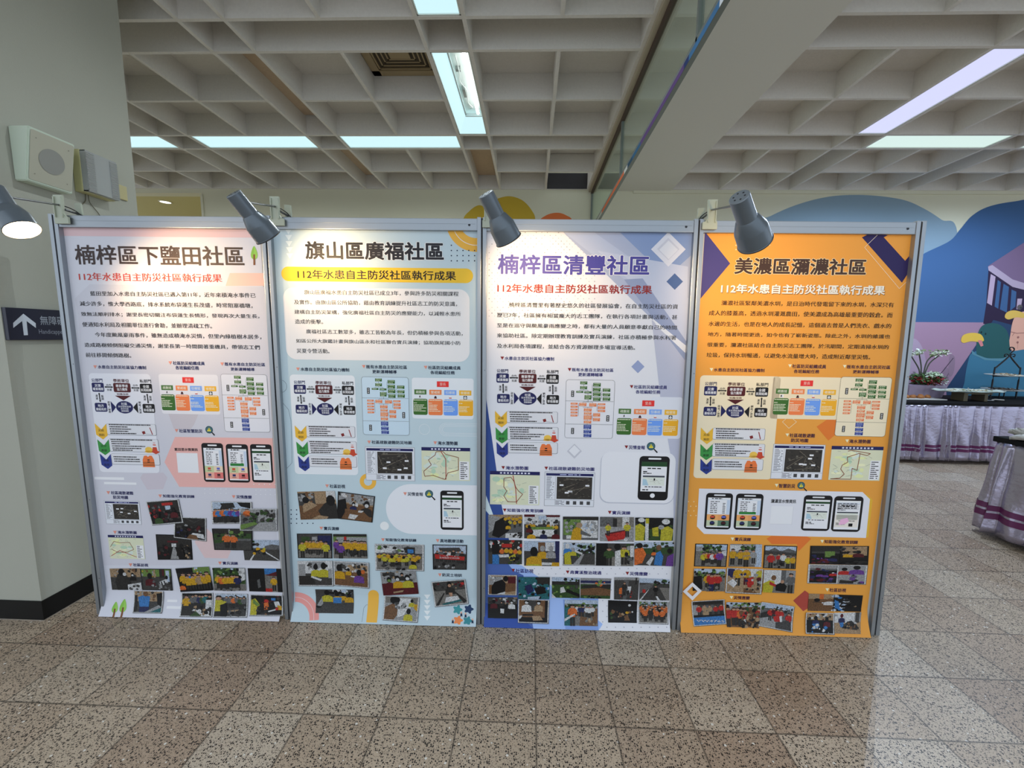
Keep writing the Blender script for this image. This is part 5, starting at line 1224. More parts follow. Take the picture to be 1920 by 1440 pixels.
shots(art, (890, 930), 4.683, P3, [
 ((120, 163, 420, 163, 420, 368, 122, 365), 'n', 'B:N,d,.2 R:0,.2,1,1,g T:0,0,.35,.1,.2,.6,0,.8,G T:.2,.3,.45,.1,.62,.3,.6,.7,.3,1,.1,.9,k C:.45,1,.06,.3,yyyyy C:.55,1,.2,.3,Yyy H:.58,.4,.09,y T:.5,.8,1,.75,1,1,.5,1,w Z:.6,.78,.95,.98,10,Kkd'),
 ((435, 160, 748, 162, 748, 375, 435, 370), 'n', 'B:w,d,.4 R:0,0,.3,.1,m R:.6,.02,1,.1,m R:.4,.05,.62,.32,S R:.7,.2,.84,.5,w Z:0,.2,1,.4,26,KGwNgd C:.05,.3,.36,.3,yyy C:.62,.96,.38,.3,yYy R:.2,.5,.8,.62,E T:.2,.62,.9,.6,.8,.9,.2,.9,w H:.2,.72,.14,y H:.54,.72,.12,B H:.88,.7,.13,m H:.14,.5,.1,m'),
 ((775, 178, 1087, 180, 1082, 385, 772, 380), 'n', 'B:K,g,.15 R:.02,.12,.5,.8,E Z:.05,.15,.5,.75,20,EGge R:.5,.15,.98,.9,w Z:.55,.2,.95,.8,26,wGSG R:.1,.8,.3,.95,w T:.28,.55,.4,.42,.55,.55,.52,1,.22,1,y O:.46,.36,.09,.12,N T:.5,.55,.8,.78,.78,.84,.5,.75,g'),
 ((1100, 180, 1397, 183, 1395, 398, 1098, 393), 'n', 'B:c,G,.4 R:.0,0,.4,.4,g R:.66,0,.86,.45,w R:.38,.05,.5,.4,K T:.14,.68,.8,.5,.72,.9,.24,1,r T:.14,.68,.8,.5,.8,.54,.16,.74,m P:.24,.26,.5,Y P:.8,.2,.6,Y O:.76,.92,.06,.06,w'),
 ((1408, 185, 1743, 190, 1737, 388, 1407, 385), 'n', 'B:k,e,.5 Z:0,0,1,1,40,kkeKed R:.26,.05,.35,1,w R:.27,.02,.36,.25,Y T:.0,.35,.12,.25,.26,.4,.22,1,0,1,Y O:.16,.1,.09,.1,w T:.44,.45,.6,.38,.62,.8,.46,.8,Y O:.55,.3,.07,.1,k T:.68,.45,.86,.35,1,.5,.96,1,.66,1,Y O:.8,.16,.11,.12,w O:.68,.4,.08,.1,G'),
 ((120, 380, 417, 383, 415, 593, 122, 590), 'n', 'B:K,d,.5 Z:0,0,1,.3,24,GKrwNd R:.4,.15,.7,.3,r T:.1,.2,.3,.15,.36,.55,.12,.6,k O:.22,.1,.07,.1,k R:.12,.6,.32,1,b C:.34,1,.32,.4,oyyoy T:.6,.7,.8,.55,.82,.8,.66,.85,Y T:.3,.6,.6,.58,.62,.7,.34,.72,w Z:.6,.7,1,1,12,kKe'),
 ((433, 393, 745, 395, 742, 615, 435, 610), 'n', 'B:S,d,.4 R:0,.02,.4,.28,S R:.4,.05,.6,.5,n R:.62,.05,.85,.4,w R:.88,0,1,1,B H:.52,.3,.17,y,G H:.76,.3,.16,G,G H:.28,.42,.26,y R:.1,.93,.46,1,Y R:.78,.85,1,1,y T:.5,.85,.8,.86,.78,.96,.5,.96,w'),
 ((773, 402, 1065, 408, 1062, 605, 770, 602), 'w', 'B:S,d,.45 Z:.3,0,1,.6,46,keKeEk T:.6,.4,1,.1,1,.16,.62,.5,K R:.5,.5,1,1,d T:.3,1,.6,.5,.66,.5,.5,1,G H:.12,.14,.17,b,w T:.02,.5,.2,.38,.26,1,.04,1,Y H:.3,.3,.12,Y,G T:.36,.3,.6,.46,.58,.54,.36,.4,w'),
 ((1070, 412, 1397, 415, 1393, 613, 1065, 608), 'n', 'B:d,c,.6 R:0,0,.3,1,k R:.8,0,.9,.8,e R:.9,.1,1,.6,w P:.34,.18,.8,e P:.74,.12,.8,Y T:.5,.35,.64,.28,.66,1,.5,1,w O:.56,.14,.09,.15,k O:.86,.2,.05,.1,G Z:.8,.4,1,.9,10,kgK'),
 ((1402, 403, 1747, 402, 1740, 612, 1400, 603), 'n', 'B:S,d,.25 Z:0,.02,1,.3,18,eKe T:0,.28,1,.2,1,.5,0,.5,e T:0,.3,.2,.2,.3,.5,.2,.9,0,1,o H:.5,.36,.08,o O:.13,.14,.08,.12,k T:.55,.45,.66,.36,.74,.6,.7,1,.5,.95,b O:.62,.22,.07,.12,n T:.84,.6,1,.45,1,1,.8,1,p O:.9,.36,.07,.12,k T:.3,.9,.44,.6,.5,.66,.4,1,w'),
 ((120, 687, 370, 690, 367, 865, 118, 860), 'w', 'B:N,n,.4 R:0,.05,.5,.5,G Z:0,.05,.6,.4,14,wGNg R:.7,.05,1,.4,m R:.66,.45,1,.75,n T:.2,.35,.5,.2,.62,.4,.6,1,.1,1,.1,.6,k O:.62,.16,.1,.15,k T:.3,.98,.6,.85,.7,1,w T:.6,.9,1,.8,1,1,.6,1,N'),
 ((383, 705, 660, 707, 655, 900, 385, 895), 'n', 'B:t,t,.4 Z:0,0,1,1,50,tKtSkb R:.6,0,1,.3,K T:.2,.4,.4,.3,.5,.6,.3,.8,B T:.5,.5,.8,.4,.9,.7,.6,.8,k T:.3,.9,.7,.85,.65,1,.3,1,S'),
 ((678, 710, 922, 715, 922, 895, 678, 890), 'n', 'B:S,e,.3 R:0,.2,1,.36,K Z:.4,.05,1,.35,10,kKe T:.0,.4,1,.5,1,1,.2,1,e Z:0,.4,1,1,26,eEed T:.3,.5,.42,.45,.5,.7,.3,.76,w T:.55,.55,1,.8,1,.95,.5,.7,k T:0,.8,.16,1,0,1,w'),
 ((928, 717, 1198, 722, 1188, 900, 928, 893), 'n', 'B:G,e,.3 R:0,.12,1,.24,B T:.1,.36,1,.28,1,.5,0,.5,K Z:.3,.1,.9,.4,8,Eok T:.0,.55,.6,.45,1,.55,1,.85,0,.85,n R:0,.85,1,1,e Z:.1,.9,.9,1,10,kE'),
 ((1225, 710, 1442, 713, 1432, 910, 1223, 905), 'n', 'B:G,d,.2 R:0,.12,1,1,d T:.4,.1,.6,.1,.5,1,.36,1,g P:.42,.2,.6,K T:.2,.5,.32,.45,.32,.75,.2,.75,o T:.55,.4,.7,.4,.66,.7,.54,.7,w Z:.2,.6,.7,.9,10,kKr R:.86,.0,.92,.3,K'),
 ((1447, 718, 1710, 730, 1705, 912, 1443, 908), 'n', 'B:S,d,.2 Z:.5,.05,1,.4,18,kKe R:0,.3,1,1,d T:.0,.3,.5,.18,.4,.4,0,.7,g T:.66,.4,1,.4,1,1,.9,1,c T:.0,1,.3,.5,.32,.5,.06,1,w P:.54,.3,.5,k R:.1,.5,.2,.66,r T:.6,.98,.54,.8,.6,.8,.7,1,w'),
 ((117, 883, 377, 885, 375, 1068, 117, 1065), 'n', 'B:d,k,.35 R:.5,.05,.6,.3,w Z:0,0,1,.35,20,mKGNd H:.2,.22,.14,m H:.46,.26,.08,K,k,s H:.8,.24,.14,w,k,w T:.2,.7,.7,.55,1,.8,1,1,.2,1,k T:.42,.56,.55,.58,.54,.8,.42,.78,w'),
 ((383, 900, 652, 907, 645, 1112, 380, 1103), 'w', 'B:n,K,.3 R:0,0,1,.8,n R:.3,0,.6,.5,d R:.9,0,1,.8,k H:.26,.08,.2,w,k,w H:.68,.1,.18,N,k,w R:0,.8,1,1,k T:.14,.66,.5,.66,.5,.72,.1,.74,k T:.46,.74,.74,.72,.84,.9,.5,.94,N T:0,.74,.12,.72,.06,.86,0,.88,w'),
 ((790, 908, 1082, 913, 1080, 1140, 788, 1135), 'n', 'B:S,c,.25 R:0,.18,1,.34,e Z:0,.15,1,.32,16,ekEG T:0,.34,.5,.3,.2,1,0,1,t T:.5,.4,1,.35,1,1,.45,1,n Z:.5,.5,1,1,14,Ncg C:.32,.9,.26,.42,wBBwww P:.24,.2,.8,o T:0,.75,.3,.55,.32,.6,0,.85,w'),
 ((1172, 912, 1428, 922, 1422, 1112, 1172, 1108), 'n', 'B:k,k,.5 O:.74,.22,.05,.06,w Z:.1,.5,.9,.8,18,kKNekn O:.66,.56,.06,.06,y O:.5,.62,.04,.05,N T:.56,.9,.66,.6,.76,.9,n O:.84,.52,.03,.04,w'),
 ((1437, 918, 1703, 925, 1695, 1120, 1437, 1112), 'w', 'B:G,c,.2 Z:0,0,1,.25,26,ekEKS C:.02,1,.14,.5,oKoooKoo C:.06,.94,.24,.56,ooKoko C:.1,.9,.34,.6,oKoo')])

# ================================================================ orange poster
art, P4, s0, s1, z1 = poster('orange', 3, (1312, 579), (1704, 543), 'orange poster with navy angular corners and four printed telephones')
ORG = pc(197, 135, 55, 1.5)
SHEET = bg_sheet(art, P4, s0, s1, z1, ORG)
A = Art(sheet, sheet_pix)
NP = pc(34, 26, 74)
pz([(1318, 430), (1369, 494), (1300, 560), (1300, 440)], pc(60, 54, 108), 3)
for i in range(3):
    for j in range(5): A.ell(1380 + j * 11.1, 452 + i * 8, 1.3, pc(216, 186, 150), 3, 8)
    for j in range(2): A.ell(1410 + (i + j) * 11, 459.5, 1.3, pc(216, 186, 150), 3, 8)
pz([(1634, 428), (1616, 445), (1691, 530), (1720, 502), (1720, 470), (1697, 489), (1657, 445), (1672, 428)], NP, 3)
A.outline([sheet_pix(1652, 434), sheet_pix(1621, 464), sheet_pix(1686, 541), sheet_pix(1703, 525)], .0016, pc(224, 200, 180), 5, False)
A.poly([(1531, 800), (1556, 783), (1570, 790), (1570, 812), (1553, 826)], pc(196, 106, 40), 3)
A.outline([sheet_pix(1479.5, 780), sheet_pix(1493.5, 791), sheet_pix(1479, 803), sheet_pix(1467, 791)], .0016, pc(226, 206, 180), 4, True)
A.rrect(1313, 703.5, 1446, 899, .018, pc(208, 196, 168), 6); A.rrect(1450, 706, 1570, 787, .012, pc(208, 196, 168), 6)
A.poly([(1625, 926), (1636, 937), (1628, 1007), (1600, 1008)], pc(200, 156, 50), 5)
A.poly([(1310.7, 916), (1617, 922.5), (1631, 936), (1623.5, 1008.5), (1320, 1001), (1306.5, 987)], pc(198, 198, 204), 6)
A.poly([(1437, 1010), (1446, 1005), (1513, 1006), (1521, 1010), (1497, 1034), (1494, 1020), (1447, 1020)], pc(200, 104, 44), 3)
A.poly([(1487, 1126), (1509, 1107), (1516, 1112), (1516, 1140), (1506, 1146)], pc(150, 62, 52), 3)
for i in range(4):
    for j in range(2): A.ell(1291 + j * 10 + (i % 2) * 4, 940.5 + i * 8.7, 1.1, pc(222, 190, 150), 3, 8)
for i in range(2):
    a_, b_2 = 1296.6, 1107.5
A.rect(1446.9, 949.2, 1484.6, 983.4, pc(188, 188, 194), 8); A.rect(1446.4, 948.6, 1483.8, 982.6, WHT, 9)
A.build_into(SHEET, CUTS)
A = Art(sheet, sheet_pix)                            # white square frame at the left edge
o = [sheet_pix(1297, 1090), sheet_pix(1314.5, 1106), sheet_pix(1297, 1124), sheet_pix(1279, 1107)]
n_ = [sheet_pix(1297, 1097.5), sheet_pix(1306.5, 1106.5), sheet_pix(1297, 1116), sheet_pix(1287, 1107)]
for i in range(4): A.face([o[i], o[(i + 1) % 4], n_[(i + 1) % 4], n_[i]], pc(200, 198, 200), 90)
A.build('square_drawing', P4, None, CUTS)
heading(art, 'title_text', '美濃區瀰濃社區', 1378.5, 483, 1622.5, 516.8, pc(60, 42, 34), P4, .027, pc(222, 190, 150), .062)
heading(art, 'subtitle_text', SUB, 1352.2, 532, 1658, 553.4, pc(212, 208, 200), P4, .026, None, .05, pc(120, 84, 50))
body(art, (1270, 400), 3.918, [('瀰濃社區緊鄰美濃水圳，是日治時代發電留下來的水圳，水深只有', 325, 640, 1587, 692), ('成人的膝蓋高，透過水圳灌溉農田，使美濃成為高雄最重要的穀倉。而', 233, 713, 1578, 768), ('水邊的生活，也是在地人的成長記憶，這個過去曾是人們洗衣、戲水的', 230, 793, 1568, 847),
     ('地方，隨著時間更迭，如今也有了嶄新姿態。除此之外，水圳的維護也', 225, 872, 1560, 922), ('很重要，瀰濃社區結合自主防災志工團隊，於汛期間，定期清掃水圳的', 220, 948, 1550, 1000), ('垃圾，保持水圳暢通，以避免水流量增大時，造成附近鄰里災情。', 215, 1022, 1398, 1075)], P4, INK)
TR4 = pc(220, 205, 170); DP = pc(58, 26, 50)
for c in (('水患自主防災社區協力機制', 1338.3, 689.8, 1433, 698.1), ('社區防災組織成員', 1485.5, 682.8, 1548.4, 691.4), ('各班編組任務', 1488.4, 692.5, 1535.8, 700.3, 0), ('既有水患自主防災社區', 1588, 684, 1668.7, 692.5), ('更新運轉輔導', 1599.2, 693.6, 1647.4, 701, 0), ('社區疏散避難', 1480.5, 812.3, 1527.6, 820.8), ('防災地圖', 1483.4, 821.7, 1514.8, 829.7, 0),
          ('淹水潛勢圖', 1592.5, 823.5, 1631.7, 831.8), ('智慧防災', 1460.4, 906.8, 1490.6, 915.3), ('實兵演練', 1377.7, 1007.3, 1407.5, 1015), ('知能強化教育訓練', 1545.8, 1011.8, 1607.9, 1020.2), ('社區訪視', 1555.4, 1102.3, 1585.8, 1110.4), ('災情應變', 1375.8, 1116.8, 1405.4, 1124.5)):
    caption(art, *c[:5], DP, TR4, P4, len(c) < 6)
caption(art, '瀰濃里水情資訊', 1445.7, 935.6, 1492.1, 943.8, INK, TR4, P4, False)
cooperation_chart(art, (1320.8, 723.8), (1437.3, 782.1), P4)
step_chart(art, (1314.1, 801.5), (1429.7, 882.4), P4)
task_chart(art, (1455.2, 728.3), (1565.6, 779.8), P4)
flow_chart(art, (1576.8, 706.4), (1658.6, 819), P4, pc(208, 198, 172))
magnifier(art, 1502, 910, 7, P4)
phone(art, 1324.3, 923.9, 1369.1, 992.6, 'menu2', P4); phone(art, 1380.5, 925.1, 1425.8, 993.7, 'green2', P4); phone(art, 1507.8, 928.1, 1554, 995.6, 'form', P4); phone(art, 1564.7, 929.8, 1611.4, 997.3, 'table', P4)
evac_map(art, 1451, 833.1, 1539.9, 898.5, 8, P4)
flood_map(art, 1559.6, 835.8, 1648.5, 901.4, 9, P4, [(32, 10), (38, 8), (76, 14), (70, 18), (54, 14), (32, 22), (34, 32), (24, 38), (22, 46), (30, 56), (22, 64), (4, 66), (44, 66), (44, 44), (54, 48), (56, 14)], None)
shots(art, (1250, 900), 4.267, P4, [
 ((228, 508, 490, 512, 475, 695, 217, 690), 'k', 'B:S,c,.25 Z:.2,0,.8,.35,40,eEkee R:0,.1,.2,.3,G T:.84,.3,1,.25,1,.5,.86,.5,w P:.26,.36,.6,Y C:.3,.7,.34,.5,yrwr P:.78,.26,.72,p'),
 ((507, 510, 760, 513, 755, 693, 493, 690), 'n', 'B:G,c,.35 R:0,.05,.4,.3,w Z:.3,0,.8,.3,18,keEd R:.8,0,1,1,S T:.66,.3,.84,.4,.84,.9,.66,.9,G P:.1,.2,.7,y P:.34,.24,.66,y P:.52,.2,.8,y T:.4,.5,.8,.44,.8,.48,.42,.56,N P:.74,.24,.6,G'),
 ((780, 520, 1042, 527, 1028, 710, 768, 702), 'k', 'B:S,c,.3 R:0,.2,1,.4,d T:.1,.22,.3,.06,.5,.22,g T:.5,.24,.75,.08,1,.2,1,.3,g P:.2,.3,.75,r P:.45,.34,.5,r P:.6,.3,.6,w Z:.3,.6,.6,.95,10,kKd P:.76,.42,.6,Y P:.92,.4,.6,y'),
 ((217, 705, 470, 708, 460, 887, 205, 882), 'n', 'B:S,c,.2 Z:0,0,1,.4,40,eEkeE T:0,.35,.25,.3,.3,.9,0,1,k C:.4,.8,.2,.7,yrror P:.56,.22,.76,r,B Z:.3,.8,1,1,8,gc'),
 ((480, 698, 768, 710, 750, 908, 465, 895), 'w', 'B:w,N,.3 R:0,0,.2,.3,B P:.3,-.1,.8,y P:.55,-.1,.75,y,m P:.96,-.1,.8,Y T:.56,.4,.76,.3,.8,.7,.62,.8,r T:.0,.6,.16,.42,.3,.6,.2,.8,w T:.2,.9,.4,.75,.56,.95,.4,1,N T:.5,.8,.8,.85,.9,1,.5,1,n Z:.1,.2,1,.6,14,mBwG Z:.6,.7,1,1,8,nNK'),
 ((775, 713, 1027, 720, 1012, 902, 762, 892), 'n', 'B:G,c,.6 R:0,0,.55,.7,w R:.55,0,.7,.6,g T:.0,.6,.2,.45,.36,.5,.3,1,0,1,Y O:.32,.34,.08,.12,n T:.2,.5,.5,.7,.44,.76,.2,.65,r T:.4,.65,.6,.5,.76,.7,.7,.95,.4,.9,k O:.6,.5,.06,.08,s P:.86,.12,.86,g'),
 ((1148, 525, 1618, 527, 1610, 680, 1140, 670), 'k', 'B:d,k,.4 R:0,0,.52,.3,K R:.24,.28,.42,.62,E R:.56,0,1,.5,N Z:0,.5,.5,1,20,kmKBp H:.38,.6,.1,B H:.22,.66,.08,m R:.51,0,.53,1,k H:.66,.34,.11,y H:.84,.3,.12,m Z:.54,.05,.8,.4,12,kKNd Z:.56,.8,1,1,10,mkK'),
 ((1132, 672, 1605, 680, 1588, 832, 1122, 822), 'w', 'B:g,k,.3 R:0,0,.5,.2,G Z:0,.15,.48,1,30,pmkBKp H:.42,.4,.08,r,k,w H:.18,.46,.08,p H:.28,.5,.07,p R:.49,0,.51,1,w R:.51,0,1,1,G H:.62,.2,.13,r H:.84,.1,.16,p Z:.7,.5,1,1,14,kKgp T:.55,.8,.8,.85,.8,1,.54,1,K'),
 ((197, 968, 460, 952, 477, 1147, 215, 1165), 'w', 'B:d,d,.3 R:.08,0,.95,.16,K R:0,.16,.2,.6,G R:.3,.2,.7,.5,g C:.1,1,.2,.5,rNNrr T:.3,.5,.52,.44,.5,.62,.3,.64,N R:0,.62,1,.68,k R:0,.7,1,1,b X:.1,.76,.94,.94,VW4765,w'),
 ((475, 973, 755, 978, 735, 1178, 480, 1170), 'n', 'B:S,n,.2 Z:0,0,1,.35,44,eEkGe P:.04,.2,.8,r C:.16,.6,.24,.7,rror P:.96,.24,.6,r Z:.4,.4,1,1,50,knNdKn T:.5,.7,.56,.66,.58,.8,w'),
 ((757, 970, 1018, 1007, 998, 1210, 730, 1160), 'w', 'B:S,g,.22 Z:0,.1,1,.3,18,eKg T:0,.5,.3,.3,.35,.9,0,.8,K T:.0,.7,.5,.5,.5,1,0,1,G C:.26,.7,.2,.5,rmrr T:.4,.55,.6,.45,.7,.7,.46,.75,r T:.6,.5,.68,.45,.7,.7,.64,.75,w P:.9,.3,.6,r T:.5,.8,.9,.6,1,1,.5,1,d'),
 ((1110, 1055, 1335, 1060, 1333, 1228, 1107, 1220), 'W', 'B:N,k,.35 Z:0,0,1,.35,24,mNGKwd H:.34,.24,.16,B T:.2,.55,.44,.5,.5,.7,.3,.75,b H:.76,.3,.16,m Z:.1,.6,.9,1,18,kwKkb T:.2,.7,.3,.64,.34,.78,.24,.8,w'),
 ((1137, 907, 1568, 922, 1553, 1052, 1127, 1045), 'n', 'B:N,n,.3 H:.16,.36,.14,K,k R:.2,0,.28,.3,o H:.4,.34,.13,w,n T:.2,.7,.4,.7,.36,1,.2,1,n O:.27,.52,.02,.04,w R:.47,0,1,1,k Z:.48,0,.72,1,26,SwbSkw Z:.7,.1,.9,.8,16,kNKkd T:.48,.3,.56,.4,.6,.9,.5,.8,b R:.465,0,.475,1,k'),
 ((1335, 1060, 1555, 1055, 1550, 1230, 1333, 1225), 'n', 'B:G,N,.45 R:0,0,.76,.5,w R:.03,.06,.14,.2,G R:.8,0,.94,.5,d H:.3,.16,.14,B,m T:.22,.5,.36,.48,.42,.7,.26,.72,b T:.5,.45,.66,.4,.86,.6,.96,.84,.6,.8,.3,.75,K T:.1,.7,.3,.8,.4,.86,.2,.9,N Z:.4,.55,.95,.85,20,knKdN T:.74,.46,.82,.46,.86,.54,.76,.54,w')])
# ---------------------------------------------------------------- clip-on lamps along the top rail
def clip_lamp(label, clip_px, cap_px, mouth_px, y, away, power, roll=0.0, flip=1, aim=None):
    d = ray((cap_px[0] + mouth_px[0]) / 2, (cap_px[1] + mouth_px[1]) / 2).normalized()
    r_ = (CR - d * CR.dot(d)).normalized(); u_ = r_.cross(d).normalized()
    ca_, mo_ = ray(*cap_px).normalized(), ray(*mouth_px).normalized()
    im = mo_ - ca_; im = (im - d * im.dot(d)).normalized()
    ax = im * math.sqrt(1 - away * away) + d * away
    mid = on_y((cap_px[0] + mouth_px[0]) / 2, (cap_px[1] + mouth_px[1]) / 2, y)
    Ln = 0.175
    cap = mid - ax * Ln / 2
    s = (lambda p: (p - PO).dot(PE))(on_y(clip_px[0], clip_px[1], 1.93))
    base = PO + PE * s; base.z = PH - 0.03
    t = thing('clip_lamp', base, label, 'clip lamp', 'clip-on spotlights along the display panels')
    side = ax.cross(Vector((0, 0, 1))).normalized()
    M = frame(cap, side, ax.cross(side), ax) @ Matrix.Diagonal((.93, .93, .93, 1))
    # shade: narrow can, cone and wide mouth, open at the end
    bm = bmesh.new()
    o = [(.0305, .002), (.0305, .004), (.0312, .086), (.036, .092), (.0500, .128), (.0508, .132), (.0528, .184), (.0548, .186), (.0548, .188)]
    i_ = [(.0532, .188), (.0515, .183), (.0490, .132), (.0345, .094), (.0295, .086), (.0290, .01)]
    lathe(bm, o, M, 40, 0); lathe(bm, [o[-1], i_[0]], M, 40, 0); lathe(bm, i_ + [(.0001, .01)], M, 40, 1)
    shade = from_bm('shade', bm, [M_STEEL, mat('shade_inside', rgb(214, 214, 208), .35)], t, True)
    md = shade.modifiers.new('edges', 'EDGE_SPLIT'); md.split_angle = math.radians(28)
    bm = bmesh.new(); lathe(bm, [(.0001, -.0005), (.0285, -.0005), (.0305, .002)], M, 40)
    capo = from_bm('cap', bm, M_CAP, t)
    bm = bmesh.new()
    for k in range(6):
        a = k * math.pi / 3
        lathe(bm, [(.0001, -.0012), (.0030, -.0012), (.0030, .0)], M @ Matrix.Translation((.017 * math.cos(a), .017 * math.sin(a), 0)), 10)
    from_bm('vent_hole', bm, M_SLOT, capo)
    bm = bmesh.new(); lathe(bm, [(.0545, .185), (.0556, .187), (.0545, .1895), (.0535, .188)], M, 40); from_bm('rim', bm, mat('dark_rim', rgb(44, 46, 48), .45), shade, True)
    bm = bmesh.new(); lathe(bm, [(.0001, .176), (.018, .174), (.034, .166), (.043, .154), (.045, .146), (.030, .118), (.018, .10)], M, 32); from_bm('bulb', bm, M_BULB, t, True)
    # clip
    Mc = frame(Vector((base.x, base.y, PH)), PE, Vector((0, 0, 1)), PN)
    bm = bmesh.new(); f = flip
    def out(pts): return [(x * f, z) for x, z in pts][::(1 if f > 0 else -1)]
    prism(bm, out([(-.023, .078), (.018, .078), (.016, .0), (.024, -.014), (.036, -.018), (.036, -.047), (-.028, -.047), (-.028, -.018), (-.018, -.004)]), .009, Mc @ Matrix.Translation((0, 0, .0035)))
    for x in (-.019, .013): prism(bm, out([(x, .07), (x + .004, .07), (x + .004, -.02), (x, -.02)]), .007, Mc @ Matrix.Translation((0, 0, .0125)))
    from_bm('clip_jaw', bm, M_CREAM, t)
    bm = bmesh.new()
    prism(bm, out([(.004, .062), (.034, .060), (.036, .012), (.030, -.004), (.036, -.03), (.010, -.03), (.008, .0)]), .008, Mc @ Matrix.Translation((0, 0, -.060)))
    from_bm('clip_lever', bm, M_CREAM, t)
    bm = bmesh.new()
    tube(bm, [Mc @ Vector((.020 * f, .012, -.056)), Mc @ Vector((.018 * f, .016, .004))], .005, 10)
    from_bm('spring_pin', bm, M_ROD, t)
    # arm and cord
    hole = Mc @ Vector((0, .034, .013)); at = cap + ax * .028
    near = at + (hole - at).normalized() * .030
    bm = bmesh.new(); tube(bm, [hole - (near - hole).normalized() * .004, near], .0042, 10); arm = from_bm('arm', bm, M_ROD, t)
    bm = bmesh.new(); tube(bm, [near + (hole - near).normalized() * .026, near, at], .0068, 10, 0, [.8, 1.0, 1.0]); from_bm('swivel', bm, M_ROD, arm)
    bm = bmesh.new(); tube(bm, curve_pts([Mc @ Vector((.002 * f, .034, .003)), Mc @ Vector((.014 * f, .030, -.02)), Mc @ Vector((.03 * f, .012, -.045)), Mc @ Vector((.036 * f, -.03, -.062)), Mc @ Vector((.036 * f, -.30, -.066))], 6), .0022, 6)
    from_bm('cord', bm, M_BLACK, t)
    ld = bpy.data.lights.new('bulb_light', 'SPOT'); ld.energy = power; ld.color = (1.0, .67, .34); ld.spot_size = math.radians(104); ld.spot_blend = 1.0; ld.shadow_soft_size = .02
    lo = bpy.data.objects.new('bulb_light', ld); COL.objects.link(lo); lo.parent = t
    pos = cap + ax * .178 - base
    if aim:
        q_ = sheet(*sheet_pix(*aim)); ax = ((q_ - base - pos).normalized() * .75 + ax * .25).normalized()
    ml = ax.to_track_quat('-Z', 'Y').to_matrix().to_4x4(); ml.translation = pos; lo.matrix_local = ml
    return t
LP = 13.0
clip_lamp('grey clip lamp turned sideways with its glowing bulb showing, above the pink and white poster', (119, 398), (-2, 366), (34, 420), 1.52, -.60, LP * 1.7, 0, 1, (300, 490))
clip_lamp('grey clip lamp between the pink poster and the pale blue poster', (518, 400), (441, 367.5), (502, 443.5), 1.61, .14, LP, 0, 1, (625, 485))
clip_lamp('grey clip lamp where the pale blue and the dark blue panels meet', (916, 402), (914, 370), (952, 446), 1.56, .20, LP, 0, 1, (1000, 500))
clip_lamp('grey clip lamp showing its vented cap, above the orange poster', (1337, 402), (1388.5, 376), (1414.5, 450), 1.33, .58, LP * 1.3, 0, -1, (1445, 490))

# ---------------------------------------------------------------- things on the pillar
sy0, sy1, sz0, sz1 = 1.992, 2.192, 2.160, 2.402
dt, db = .100, .058
t = thing('wall_speaker', (PX, (sy0 + sy1) / 2, sz0), 'cream wedge-shaped loudspeaker with a round grille, high on the pillar', 'loudspeaker')
def spk(y, z, o):                                    # point on the sloping front, o in front of it
    f = (z - sz0) / (sz1 - sz0); return Vector((PX + db + (dt - db) * f + o, y, z))
bm = bmesh.new()
v = [bm.verts.new(p) for p in ((PX + .001, sy0, sz0), (PX + .001, sy1, sz0), (PX + .001, sy1, sz1), (PX + .001, sy0, sz1), spk(sy0, sz0, 0), spk(sy1, sz0, 0), spk(sy1, sz1, 0), spk(sy0, sz1, 0))]
for q in ((0, 1, 2, 3), (4, 7, 6, 5), (0, 4, 5, 1), (1, 5, 6, 2), (2, 6, 7, 3), (3, 7, 4, 0)): bm.faces.new([v[i] for i in q])
bmesh.ops.bevel(bm, geom=bm.edges[:], offset=.004, segments=2, affect='EDGES')
from_bm('cabinet', bm, mat('speaker_cabinet', rgb(200, 212, 194), .5), t)
A = Art(lambda a, b, o: spk(a, b, .0015 + o * 6), None)
A.rr_ab(sy0 + .008, sz0 + .010, sy1 - .006, sz1 - .010, .008, rgb(166, 164, 148, 1.2), 1)
A.build('front_panel', t, M_MURAL)
A = Art(lambda a, b, o: spk(a, b, .0030 + o * 6), None)
A.ell_ab((sy0 + sy1) / 2, (sz0 + sz1) / 2 - .002, .056, .056, rgb(136, 136, 130, 1.2), 1, 36)
A.build('grille', t, M_MURAL)
A = Art(lambda a, b, o: spk(a, b, .0030 + o * 6), None)
for a, b in ((.03, .04), (.17, .04), (.03, .20), (.17, .20)): A.ell_ab(sy0 + a, sz0 + b, .003, .003, rgb(130, 128, 116, 1.2), 1, 8)
A.build('screw', t, M_MURAL)

t = thing('emergency_light', (PX, 2.35, 2.2), 'emergency light with a clear ribbed cover, beside the loudspeaker on the pillar', 'emergency light')
M_YEL = mat('yellowed_plastic', rgb(196, 190, 140), .5)
M_CLEAR = mat('ribbed_clear_plastic', (.66, .68, .66, 1), .10, spec=1.0)
M_CLEAR.node_tree.nodes['Principled BSDF'].inputs['Transmission Weight'].default_value = .45
ey0, ey1, ez0, ez1 = 2.258, 2.432, 2.198, 2.412
bm = bmesh.new(); box(bm, PX + .001, PX + .046, ey0, ey1, ez0, ez1, 0, None, .006); from_bm('base', bm, M_YEL, t)
bm = bmesh.new()
box(bm, PX + .072, PX + .076, ey0 + .004, ey1 - .004, ez0 + .004, ez1 - .004)
for k in range(26):
    z = ez0 + .012 + k * .0075
    for a, b in ((ey0 + .003, ey0 + .045), (ey1 - .045, ey1 - .003)): tube(bm, [(PX + .077, a, z), (PX + .077, b, z)], .0032, 6)
box(bm, PX + .046, PX + .074, ey0 + .003, ey0 + .007, ez0 + .004, ez1 - .004); box(bm, PX + .046, PX + .074, ey1 - .007, ey1 - .003, ez0 + .004, ez1 - .004)
